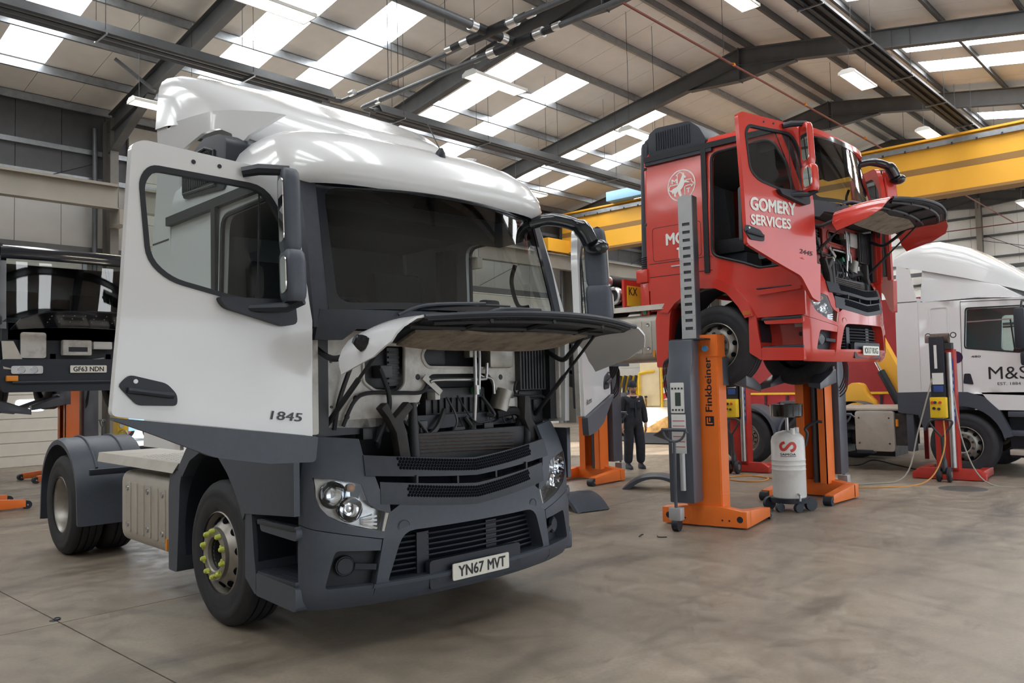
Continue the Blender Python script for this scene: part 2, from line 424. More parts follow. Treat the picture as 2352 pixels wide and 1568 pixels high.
# --- roof
g = MB()
for s in (1, -1):
    ye = YL + .4 if s > 0 else YRT - .5
    g.add([(-11, YR, ZR + .34), (45, YR, ZR + .34), (45, ye, rz(ye) + .34), (-11, ye, rz(ye) + .34), (-11, YR, ZR + .40), (45, YR, ZR + .40), (45, ye, rz(ye) + .40), (-11, ye, rz(ye) + .40)],
          [(0, 1, 2, 3), (7, 6, 5, 4), (0, 4, 5, 1), (1, 5, 6, 2), (2, 6, 7, 3), (3, 7, 4, 0)])
ceiling = build('ceiling', g, 'roof_outer', smooth=0); tag(ceiling, 'pitched sheet roof with translucent roof lights', kind='structure')
def roof_piece(name, x0, x1, d0, d1, s, material, dz=.22, th=.02):
    y0, y1 = YR + s * d0, YR + s * d1; g = MB()
    z0, z1 = ZR - SL * d0 + dz, ZR - SL * d1 + dz
    g.add([(x0, y0, z0), (x1, y0, z0), (x1, y1, z1), (x0, y1, z1), (x0, y0, z0 + th), (x1, y0, z0 + th), (x1, y1, z1 + th), (x0, y1, z1 + th)],
          [(0, 1, 2, 3), (7, 6, 5, 4), (0, 4, 5, 1), (1, 5, 6, 2), (2, 6, 7, 3), (3, 7, 4, 0)])
    return build(name, g, material, ceiling, smooth=0)
PUR = [.22, 1.75, 3.35, 4.92, 6.5, 8.08, 9.66, 11.05]   # purlin distances from the ridge
EAVE = [YL + .1 - YR, YR - YRT + .2]
for s in (1, -1):
    dmax = EAVE[0] if s > 0 else EAVE[1]
    off = [1.12, 3.14] if s > 0 else [1.55, 3.50]
    cols = []
    for f in FR[:-1]: cols += [(f + o, f + o + .99) for o in off]
    x = -10.6
    edges = sorted([c[0] for c in cols] + [c[1] for c in cols])
    cuts = [-10.6] + edges + [44.4]
    for a, c in zip(cuts[:-1], cuts[1:]):
        sky = any(abs(a - k[0]) < 1e-6 for k in cols)
        n = max(1, round((c - a) / 1.0))
        for k in range(n):
            x0 = a + (c - a) * k / n + .006; x1 = a + (c - a) * (k + 1) / n - .006
            if sky:
                roof_piece('roof_sheet', x0, x1, .02, 3.44, s, 'roof_sheet')
                roof_piece('roof_sheet', x0, x1, 9.62, dmax, s, 'roof_sheet')
                for d0, d1 in [(3.45, 4.91), (4.93, 6.49), (6.51, 8.07), (8.09, 9.61)]: roof_piece('skylight_panel', x0, x1, d0, d1, s, 'skylight')
            else: roof_piece('roof_sheet', x0, x1, .02, dmax, s, 'roof_sheet')
    for d in PUR:                                        # Z purlins, one run per bay pair
        if d > dmax: continue
        y = YR + s * d; z = ZR - SL * d
        for a, c in zip(FR[:-1], FR[1:]):
            g = MB(); g.box(a + .01, c - .01, y - .004, y + .004, z, z + .21); g.box(a + .01, c - .01, y - .06, y + .004, z, z + .006); g.box(a + .01, c - .01, y - .004, y + .06, z + .2, z + .208)
            g.box(a + .01, c - .01, y - .062, y - .056, z, z + .02)
            build('purlin', g, 'galv' if s > 0 else 'steel_frame', ceiling, smooth=0)
# rafters with eaves and apex haunches
def ibeam(g, a, c, depth, fl, tw=.012, tf=.016):
    """I section whose TOP centre line runs a -> c (in a plane X=const)"""
    a = Vector(a); c = Vector(c); dn = Vector((0, 0, -1))
    def slab(o0, o1, w):
        P = [a + dn * o0, c + dn * o0, c + dn * o1, a + dn * o1]
        h = Vector((w / 2, 0, 0)); vs = [p - h for p in P] + [p + h for p in P]
        g.add(vs, [(0, 1, 2, 3), (7, 6, 5, 4), (0, 4, 5, 1), (1, 5, 6, 2), (2, 6, 7, 3), (3, 7, 4, 0)])
    slab(0, tf, fl); slab(tf, depth - tf, tw); slab(depth - tf, depth, fl)
    return g
for f in FR:
    for s in (1, -1):
        ye = YL - .35 if s > 0 else YRT + .2
        build('rafter', ibeam(MB(), (f, YR, ZR), (f, ye, rz(ye)), .46, .20), 'steel_frame', ceiling, smooth=0)
        def wedge(y0, y1, d0, d1):
            g = MB()
            for w, q in ((.014, 0), (.2, 1)):
                if q: P = [(y0, rz(y0) - d0), (y1, rz(y1) - d1), (y1, rz(y1) - d1 - .018), (y0, rz(y0) - d0 - .018)]
                else: P = [(y0, rz(y0) - .44), (y1, rz(y1) - .44), (y1, rz(y1) - d1), (y0, rz(y0) - d0)]
                h = w / 2; g.add([(f - h, y, z) for y, z in P] + [(f + h, y, z) for y, z in P], [(0, 1, 2, 3), (7, 6, 5, 4), (0, 4, 5, 1), (1, 5, 6, 2), (2, 6, 7, 3), (3, 7, 4, 0)])
            return g
        build('haunch', wedge(YR + s * .001, YR + s * 1.55, .86, .47), 'steel_frame', ceiling, smooth=0)
        build('haunch', wedge(ye, ye - s * 2.3, .98, .47), 'steel_frame', ceiling, smooth=0)
    build('apex_plate', MB().box(f - .11, f + .11, YR - .012, YR + .012, ZR - .90, ZR + .02), 'steel_frame', ceiling, smooth=0)
for a, c in [(FR[3], FR[2]), (FR[5], FR[6])]:            # flange stays and wind bracing near the left eaves
    build('roof_brace', MB().bar((a, 18.4, rz(18.4) - .5), (a + (.9 if c > a else -.9), 18.4, rz(18.4) + .02), .06), 'galv', ceiling)

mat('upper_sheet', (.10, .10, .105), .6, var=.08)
# --- long wall with the vehicle doors (left in the picture)
ZE = rz(YL)
wall_left = build('wall_left', MB().box(-10.8, 44.6, YL + .20, YL + .26, 5.0, ZE + .3), 'roof_outer', smooth=0); tag(wall_left, 'clad long wall with tall sectional vehicle doors', kind='structure')
DO = (.55, 5.5, 5.0)                                     # door opening: offsets from the frame, height
for f in FR[:-1]:
    for k in range(6):
        x0 = f + 6.05 * k / 6 + .006; x1 = f + 6.05 * (k + 1) / 6 - .006
        if x0 < -5: continue
        build('wall_sheet', MB().box(x0, x1, YL + .14, YL + .2, DO[2] + .05, 6.9), 'wall_sheet', wall_left, smooth=0)
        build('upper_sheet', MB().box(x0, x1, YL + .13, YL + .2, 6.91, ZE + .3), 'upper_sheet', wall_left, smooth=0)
    for x0, x1 in ((f, f + DO[0]), (f + DO[1], f + 6.05)): build('door_post_panel', MB().box(x0, x1, YL + .14, YL + .26, 0, DO[2] + .05), 'wall_sheet', wall_left, smooth=0)
    for z, h in ((DO[2] + .05, .22), (6.9, .12), (7.6, .12)):
        build('wall_rail', MB().box(f + .01, f + 6.04, YL + .02, YL + .14, z, z + h), 'galv' if z > 6 else 'steel_frame', wall_left, smooth=0)
    g = MB().box(f + .1, f + 5.95, 20.17, 20.43, 6.63, 6.66); g.box(f + .1, f + 5.95, 20.29, 20.31, 6.12, 6.63); g.box(f + .1, f + 5.95, 20.17, 20.43, 6.09, 6.12); g.box(f + .1, f + 5.95, 20.27, 20.33, 6.66, 6.72)
    if f > -5: build('runway_beam', MB().add(g.v, g.f), 'beige_steel', wall_left, smooth=0)
    if f > -5: build('brace_rod', MB().tube([(f + 1.1, YL + .0, 5.3), (f + 5.8, YL + .0, 7.4)], .012, 6), 'dark_steel', wall_left)
for f in FR:
    g = MB().box(f - .1, f + .1, YL - .50, YL - .48, 0, ZE - .05); g.box(f - .1, f + .1, YL - .02, YL, 0, ZE - .05); g.box(f - .008, f + .008, YL - .48, YL - .02, 0, ZE - .05)
    build('column', g, mat('column_paint', (.16, .148, .13), .55, var=.08), wall_left, smooth=0)
    build('corbel', MB().box(f - .12, f + .12, 20.12, YL - .5, 5.72, 6.09), 'beige_steel', wall_left, smooth=0)
    build('downpipe', MB().tube([(f - .32, YL - .1, 0), (f - .32, YL - .1, ZE - .3)], .06, 10), 'duct', wall_left)
def sectional_door(name, f, lift):
    d = build(name, MB().box(f + DO[0] - .1, f + DO[0], YL + .02, YL + .13, 0, DO[2]), 'galv', smooth=0)
    tag(d, 'cream sectional vehicle door in the long wall', kind='structure')
    build('door_backing', MB().box(f + DO[0], f + DO[1], YL + .092, YL + .10, lift, min(DO[2] + lift, ZE)), 'door_cream', d, smooth=0)
    build('door_track', MB().box(f + DO[1], f + DO[1] + .1, YL + .02, YL + .13, 0, DO[2]), 'galv', d, smooth=0)
    n = 9; h = DO[2] / n
    for k in range(n):
        z0 = k * h + lift
        if z0 + h > ZE + .1: continue
        g = MB().box(f + DO[0] + .01, f + DO[1] - .01, YL + .04, YL + .09, z0 + .006, z0 + h - .006)
        g.box(f + DO[0] + .01, f + DO[1] - .01, YL + .03, YL + .04, z0 + h * .48, z0 + h * .52)
        pnl = build('door_panel', g, 'door_cream', d, smooth=0)
        if k == 2 and not lift:
            for q in (.9, 2.2, 3.5):
                mb = MB(); patch(mb, rounded([(f + q + DO[0], z0 + .16), (f + q + DO[0] + .62, z0 + .16), (f + q + DO[0] + .62, z0 + .44), (f + q + DO[0], z0 + .44)], .09), [], lambda a, b_, t: (a, YL + .028 - t, b_), .2, 0, -.01)
                build('door_window', mb, mat('lit_window', (.8, .85, .9), .3, emit=(.85, .93, 1), estr=1.6), pnl)
    return d
sectional_door('door_1', FR[2], 0); sectional_door('door_2', FR[3], 4.9); sectional_door('door_3', FR[4], 0)
sectional_door('door_4', FR[5], 0); sectional_door('door_5', FR[6], 0); sectional_door('door_6', FR[7], 0); sectional_door('door_7', FR[8], 0); sectional_door('door_8', FR[1], 0); sectional_door('door_9', FR[0], 0)

# --- far gable
XG = 44.45
wall_far = build('wall_far', MB().box(XG + .2, XG + .26, YRT - .4, YL + .4, -.1, ZR + .3), 'roof_outer', smooth=0); tag(wall_far, 'far gable wall clad in pale upright sheets', kind='structure')
y = YRT
while y < YL:
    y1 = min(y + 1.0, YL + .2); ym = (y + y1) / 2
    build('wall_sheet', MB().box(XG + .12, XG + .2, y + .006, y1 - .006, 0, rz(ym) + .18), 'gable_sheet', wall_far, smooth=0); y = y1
for z in (2.2, 3.9, 5.2, 6.1, 7.15, 8.2, 9.2):
    build('wall_rail', MB().box(XG, XG + .12, YRT, YL, z, z + .1), 'steel_frame', wall_far, smooth=0)
for yc in (YR, YR - 5.6, YR + 5.6):
    g = MB().box(XG - .30, XG - .28, yc - .12, yc + .12, 0, rz(yc) - .4); g.box(XG - .28, XG - .02, yc - .01, yc + .01, 0, rz(yc) - .4); g.box(XG - .02, XG, yc - .12, yc + .12, 0, rz(yc) - .4)
    build('column', g, 'beige_steel', wall_far, smooth=0)
for a, c in (((XG - .05, 4.5, 5.4), (XG - .05, 9.9, 8.3)), ((XG - .05, 10.2, 7.2), (XG - .05, 15.5, 5.2)), ((XG - .05, 10.2, 8.1), (XG - .05, 4.6, 6.6))):
    build('brace_rod', MB().tube([a, c], .015, 6), 'dark_steel', wall_far)
build('eaves_beam', MB().box(XG - .35, XG - .3, YRT, YL, 6.55, 6.75), 'steel_frame', wall_far, smooth=0)

# --- unseen wall behind the camera, doorways opened to light the hall, and the near gable
unseen_wall_right = build('unseen_wall_right', MB().box(-10.8, 44.6, YRT - .2, YRT, 5.2, rz(YRT) + .3), 'wall_sheet', smooth=0); tag(unseen_wall_right, 'unseen clad long wall with vehicle doorways opened for daylight', kind='structure')
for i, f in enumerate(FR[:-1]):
    for x0, x1 in ((f - .1, f + .45), (f + 5.6, f + 5.95)): build('door_post_panel', MB().box(x0, x1, YRT - .2, YRT, 0, 5.2), 'wall_sheet', unseen_wall_right, smooth=0)
    if i in (0, 1, 2): build('door_panel', MB().box(f + .46, f + 5.59, YRT - .15, YRT - .08, 2.9 if i == 2 else 0, 5.2), 'door_cream', unseen_wall_right, smooth=0)
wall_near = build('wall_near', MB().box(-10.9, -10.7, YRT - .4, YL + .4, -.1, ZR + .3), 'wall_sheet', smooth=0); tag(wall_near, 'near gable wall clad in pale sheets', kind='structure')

# ================================================================== ROOF FITTINGS
# fluorescent fittings hung on wires
def lamp(x, y, z, label):
    t = thing('ceiling_light', label, 'light', (x, y, z), 0, 'four-tube fluorescent fittings hung from the roof')
    g = MB(); prof = [(-.19, .0), (-.19, .05), (-.10, .10), (.10, .10), (.19, .05), (.19, .0), (.165, .0), (.165, .045), (-.165, .045), (-.165, 0)]
    g.prism(prof, -.70, .70, lambda a, b_, q: (q, a, b_)); build('housing', g, 'lamp_body', t, smooth=0)
    for q in (-.72, .70): build('end_cap', MB().prism([(-.195, -.005), (-.195, .055), (-.1, .108), (.1, .108), (.195, .055), (.195, -.005)], q, q + .02, lambda a, b_, w: (w, a, b_)), 'lamp_body', t, smooth=0)
    for q in (-.125, -.042, .042, .125): build('tube', MB().cyl((-.68, q, .018), (.68, q, .018), .018, 8), 'tube', t)
    for q in (-.55, .55):
        dz = rz(y) - z
        build('hanging_wire', MB().tube([(q, 0, .1), (q, 0, dz)], .006, 5), 'wire', t)
LP = [(6.45, 10.9, 'beside the left apex of the roof'), (11.3, 10.8, 'just under the ridge near the silver pipe couplings'), (16.3, 10.75, 'under the ridge above the red cab'),
      (7.35, 16.5, 'beside the white roof spoiler and left column'), (18.6, 16.5, 'above the yellow girder by the white cab roof'),
      (11.3, 5.75, 'between two rafters over the red cab'), (16.4, 5.72, 'beside the dark heater beneath the ridge'), (21.5, 5.85, 'just above the yellow crane girder'), (33.0, 6.05, 'beyond the crane girder near the gable')]
for x, y, w in LP:
    k = 1.189 if y < 8 else 1.0
    lamp(x * k, y * k, 7.5 if k == 1 else 8.6, 'lit four-tube fluorescent fitting ' + w)
# radiant heaters: black reflector trough over a pair of tubes
def heater(x0, x1, y, z, label, material):
    t = thing('radiant_heater', label, 'heater', (0, y, z), 0, 'long radiant tube heaters under the roof')
    prof = [(-.24, -.02), (-.13, .17), (.13, .17), (.24, -.02), (.225, -.025), (.12, .15), (-.12, .15), (-.225, -.025)]
    build('reflector', MB().prism(prof, x0, x1, lambda a, b_, q: (q, a, b_)), material, t, smooth=0)
    for q in (-.09, .09): build('heater_tube', MB().cyl((x0 - .1, q, .03), (x1 + .1, q, .03), .045, 10), material, t)
    x = x0 + .6
    while x < x1:
        build('bracket', MB().box(x - .015, x + .015, -.25, .25, -.05, -.02), 'galv', t, smooth=0)
        for q in (-.2, .2): build('hanging_wire', MB().tube([(x, q, .05), (x, q, rz(y + q) - z)], .006, 5), 'wire', t)
        x += 2.6
    return t
heater(-6, 9.35, 13.62, 7.46, 'long grey radiant heater crossing the roof at upper left', 'duct')
heater(10.55, 24.7, 13.62, 7.46, 'long grey radiant heater running toward the yellow girder', 'duct')
heater(9.0, 42, 5.97, 8.6, 'long black radiant heater on the right roof slope', 'heater_black')
# exhaust pipes of the heaters meeting under the ridge
t = thing('heater_exhaust', 'grey heater exhaust pipes with bright couplings meeting under the ridge', 'pipes', (0, 0, 7.5))
build('pipe', MB().tube(smoothpath([(9.35, 13.62, 0), (9.62, 13.62, 0), (9.68, 13.3, 0), (9.62, 11, 0), (9.55, 9.7, 0)], 5), .05, 10), 'duct', t)
build('pipe', MB().tube(smoothpath([(10.55, 13.62, 0), (10.25, 13.62, 0), (10.2, 13.3, 0), (10.17, 11, 0), (10.18, 9.7, 0)], 5), .05, 10), 'duct', t)
build('pipe', MB().tube([(9.52, 9.1, .02), (9.55, 5.2, .02)], .05, 10), 'duct', t)
build('pipe', MB().tube([(10.2, 9.1, .02), (10.17, 5.2, .02)], .05, 10), 'duct', t)
build('pipe', MB().tube([(2, 9.36, .05), (9.3, 9.3, .05)], .075, 10), 'duct', t)
build('manifold', MB().tube([(9.3, 9.3, .05), (10.3, 9.3, .05)], .085, 12), 'heater_black', t)
for x in (9.55, 10.2):
    build('manifold', MB().tube([(x, 9.75, .03), (x, 8.85, .03)], .085, 12), 'heater_black', t)
    for y0, y1, r in ((9.72, 9.90, .09), (8.62, 8.8, .09), (10.15, 10.30, .065), (8.25, 8.4, .065)): build('coupling', MB().cyl((x, y0, .03), (x, y1, .03), r, 14), 'silver_tube', t)
    build('coupling', MB().cyl((x, 13.0, .0), (x + .01, 13.16, .0), .058, 14), 'silver_tube', t)
    for y0, y1 in ((9.9, 10.15), (8.4, 8.62)): build('sleeve', MB().tube([(x, y0, .03), (x, y1, .03)], [.07, .06], 10), 'heater_black', t)
for x in (9.15, 9.86): build('coupling', MB().cyl((x, 9.3, .05), (x + .14, 9.3, .05), .092, 14), 'silver_tube', t)
for x, y in ((9.6, 12), (10.17, 12.4), (10.17, 11), (9.57, 8), (10.18, 7.4), (8.2, 9.33)): build('hanging_wire', MB().tube([(x, y, 0), (x, y, rz(y) - 7.5)], .007, 5), 'wire', t)
# red pipe along the ridge, smaller drops
t = thing('red_service_pipe', 'thin red-brown service pipe slung beneath the ridge', 'pipe', (0, 0, 0))
build('pipe', MB().tube([(-4, 8.35, 8.62), (43.9, 8.49, 8.62)], .024, 8), 'pipe_red', t)
build('pipe', MB().tube([(43.9, 14, 8.62), (43.9, 1, 8.62)], .024, 8), 'pipe_red', t)
for x in (10.2, 16.4, 20.2, 24.4): build('pipe_clip', MB().cyl((x, 8.39, 8.62), (x + .07, 8.39, 8.62), .034, 8), 'amber', t)
for x in (10.5, 16, 22, 28): build('hanging_wire', MB().tube([(x, 8.4, 8.62), (x, 8.4, rz(8.4))], .006, 5), 'wire', t)

# --- overhead travelling crane
t = thing('bridge_crane', 'yellow overhead travelling crane girder spanning the hall', 'crane', (25.1, 0, 0))
build('girder', MB().box(0, .5, -.9, 20.5, 6.78, 8.30), 'crane_yellow', t, smooth=0)
build('bottom_flange', MB().box(-.05, .55, -.9, 20.5, 6.70, 6.78), 'crane_shade_brown', t, smooth=0)  # shadow on the underside put into the flange colour
build('top_flange', MB().box(-.12, .6, -.9, 20.5, 8.30, 8.36), 'crane_yellow', t, smooth=0)
build('shadow_stripe', MB().box(-.006, 0, -.9, 20.5, 7.40, 7.58), 'crane_shade_brown', t, smooth=0)  # cast shadow line along the web, painted as a brown strip
build('festoon_rail', MB().box(-.10, -.02, -.9, 20.3, 8.10, 8.24), 'galv', t, smooth=0)
y = -.6
while y < 20: build('rail_bracket', MB().box(-.115, -.10, y, y + .05, 8.07, 8.14), 'dark_steel', t, smooth=0); y += .62
build('end_truck', MB().box(-1.3, 1.9, 20.14, 20.46, 6.74, 7.25), 'crane_yellow', t, bevel=.02)
for q in (-1.1, 1.7): build('truck_wheel', MB().cyl((q, 20.16, 6.86), (q, 20.44, 6.86), .14, 16), 'dark_steel', t)
build('hoist_motor', MB().box(-.55, -.13, 16.2, 17.9, 8.36, 8.72), 'light_blue', t, bevel=.03)
build('hoist_drum', MB().cyl((-.34, 15.2, 8.5), (-.34, 16.2, 8.5), .12, 14), 'dark_steel', t)
# ================================================================== FORWARD-CONTROL TRACTOR CAB (white and red units)
# truck coordinates: u forward from the front axle, v towards the driver's side, z up (v is flipped on building)
def interp(T, x):
    if x <= T[0][0]: return T[0][1]
    for (a, p), (c, q) in zip(T, T[1:]):
        if x <= c: return p + (q - p) * (x - a) / (c - a)
    return T[-1][1]
PLAN = smoothpath([(0, 1.41, 0), (.4, 1.387, 0), (.8, 1.315, 0), (1.05, 1.24, 0), (1.18, 1.18, 0), (1.25, 1.09, 0), (1.272, .95, 0), (1.275, .6, 0), (1.275, .3, 0)], 6)
ARC = [0.]
for p, q in zip(PLAN, PLAN[1:]): ARC.append(ARC[-1] + (q - p).length)
def av(v):
    """arc coordinate of a given v (front part)"""
    for i in range(len(PLAN) - 1):
        if PLAN[i].x <= v <= PLAN[i + 1].x: return ARC[i] + (ARC[i + 1] - ARC[i]) * (v - PLAN[i].x) / max(1e-6, PLAN[i + 1].x - PLAN[i].x)
    return ARC[-1]
def au(u):
    for i in range(len(PLAN) - 1):
        if PLAN[i].y >= u >= PLAN[i + 1].y: return ARC[i] + (ARC[i + 1] - ARC[i]) * (PLAN[i].y - u) / max(1e-6, PLAN[i].y - PLAN[i + 1].y)
    return ARC[-1]
ZPROF = [(.28, -.07), (.33, -.015), (.42, .0), (.70, 0.), (.78, -.012), (.95, -.012), (1.1, -.03), (1.25, -.075), (1.36, -.13), (1.5, -.2)]
def front(a, z, t):
    s = 1 if a >= 0 else -1; x = abs(a); i = 0
    while i < len(ARC) - 2 and ARC[i + 1] < x: i += 1
    k = (x - ARC[i]) / (ARC[i + 1] - ARC[i]); p = PLAN[i].lerp(PLAN[i + 1], k)
    i0 = max(i - 1, 0); d = PLAN[min(i + 2, len(PLAN) - 1)] - PLAN[i0]; d.normalize()
    nx, ny = -d.y, d.x           # normal (v,u) pointing outward
    if x < 1e-6: nx, ny = 0, 1
    o = t + interp(ZPROF, z)
    return (p.y + ny * o, s * (p.x + nx * o), z)
def fr_poly(P): return [(math.copysign(av(abs(v)), v), z) for v, z in P]

def tyre_mesh(r=.515, w=.315, rim=.285):
    h = w / 2
    P = [(rim, -h * .85), (rim + .03, -h * .98), (rim + .10, -h * 1.02), (r - .06, -h * .98), (r - .025, -h * .86), (r - .008, -h * .74)]
    for q in (-.42, 0., .42): P += [(r, h * (q - .16)), (r, h * (q - .045)), (r - .014, h * (q - .04)), (r - .014, h * (q + .04)), (r, h * (q + .045)), (r, h * (q + .16))]
    P += [(r - .008, h * .74), (r - .025, h * .86), (r - .06, h * .98), (r - .065, h * 1.0), (r - .10, h * 1.012), (r - .105, h * 1.0), (rim + .10, h * 1.02), (rim + .03, h * .98), (rim, h * .85)]
    return P
def wheel(parent, u, v, z, side, kind, caps='lime', name='wheel'):
    """kind front: disc dished outwards; rear: deep dish (dual)"""
    ax = (0, side, 0)
    w = build(name, MB().lathe(tyre_mesh(), (u, v, z), ax, 56), 'rubber', parent, flip=True, smooth=30)
    w.data.name = 'tyre'
    h = .135
    if kind == 'front':
        P = [(.288, h + .012), (.296, h + .006), (.288, h - .02), (.272, h - .05), (.265, h - .12), (.262, h - .07), (.250, h - .05), (.205, h + .0), (.185, h + .022), (.183, h + .050), (.128, h + .052), (.118, h + .044), (.112, h + .0)]
        build('rim', MB().lathe(P, (u, v, z), ax, 48), 'alloy', w, flip=True)
        for k in range(10):
            g = MB(); t = 2 * PI * k / 10 + .16; c = (u + .238 * math.cos(t), v + side * (h - .024), z + .238 * math.sin(t))
            n_ = Vector((math.cos(t) * .72, side * .69, math.sin(t) * .72))
            g.lathe([(.0, .006), (.027, .006), (.031, 0), (.031, -.01)], c, n_, 12)
            build('hand_hole', g, 'void', w, flip=True)
        build('hub', MB().lathe([(0, h - .035), (.06, h - .035), (.062, h - .05), (.113, h - .05), (.113, h + .02)], (u, v, z), ax, 24), 'dark_steel', w, flip=True)
        for k in range(10):
            t = 2 * PI * k / 10 + .33; c = Vector((u + .160 * math.cos(t), v + side * (h + .05), z + .160 * math.sin(t)))
            nb = MB().lathe([(0, .034), (.012, .034), (.0175, .026), (.021, 0)], c, ax, 8)
            if caps == 'lime':
                q = c + Vector((0, side * .008, 0)); d = Vector((math.cos(t + 1.9), 0, math.sin(t + 1.9)))
                nb.add([q + d.cross(Vector((0, side, 0))) * .018 * s2 + Vector((0, side * .016 * s3, 0)) for s3 in (0, 1) for s2 in (-1, 1)] + [q + d * .036, q + d * .036 + Vector((0, side * .012, 0))],
                       [(0, 1, 3, 2), (0, 4, 1), (2, 3, 5), (0, 2, 5, 4), (1, 4, 5, 3)])
            build('wheel_nut', nb, 'lime' if caps == 'lime' else 'dark_steel', w, flip=True)
    else:
        P = [(.288, h + .012), (.298, h + .004), (.285, h - .02), (.268, h - .04), (.258, h - .20), (.235, h - .215), (.17, h - .20), (.165, h - .18), (.10, h - .175), (.095, h - .14), (.0, h - .135)]
        build('rim', MB().lathe(P, (u, v, z), ax, 48), 'alloy', w, flip=True)
        for k in range(10):
            t = 2 * PI * k / 10; c = (u + .142 * math.cos(t), v + side * (h - .168), z + .142 * math.sin(t))
            build('wheel_nut', MB().lathe([(0, .034), (.015, .03), (.018, 0)], c, ax, 8), 'dark_steel', w, flip=True)
    return w

def plate(parent, s, mp, x0, x1, z0, z1, split=None, base='plate_white'):
    """number plate on surface mp(a,b,t), with its characters"""
    g = MB(); patch(g, rounded([(x0, z0), (x1, z0), (x1, z1), (x0, z1)], .012, 3), [], mp, .3, .004, -.004)
    p = build('number_plate', g, base, parent, flip=True)
    W = x1 - x0; H = z1 - z0; g = MB(); m = .16 * H
    if split:
        text_on(g, split[0], x0 + W * .09, x0 + W * .535, z0 + m, z1 - m, mp, .0055, .035)
        text_on(g, split[1], x0 + W * .60, x0 + W * .93, z0 + m, z1 - m, mp, .0055, .035)
    else: text_on(g, s, x0 + W * .08, x0 + W * .92, z0 + m, z1 - m, mp, .0055, .035)
    build('plate_lettering', g, 'lettering_black', p, flip=True, smooth=0)
    return p

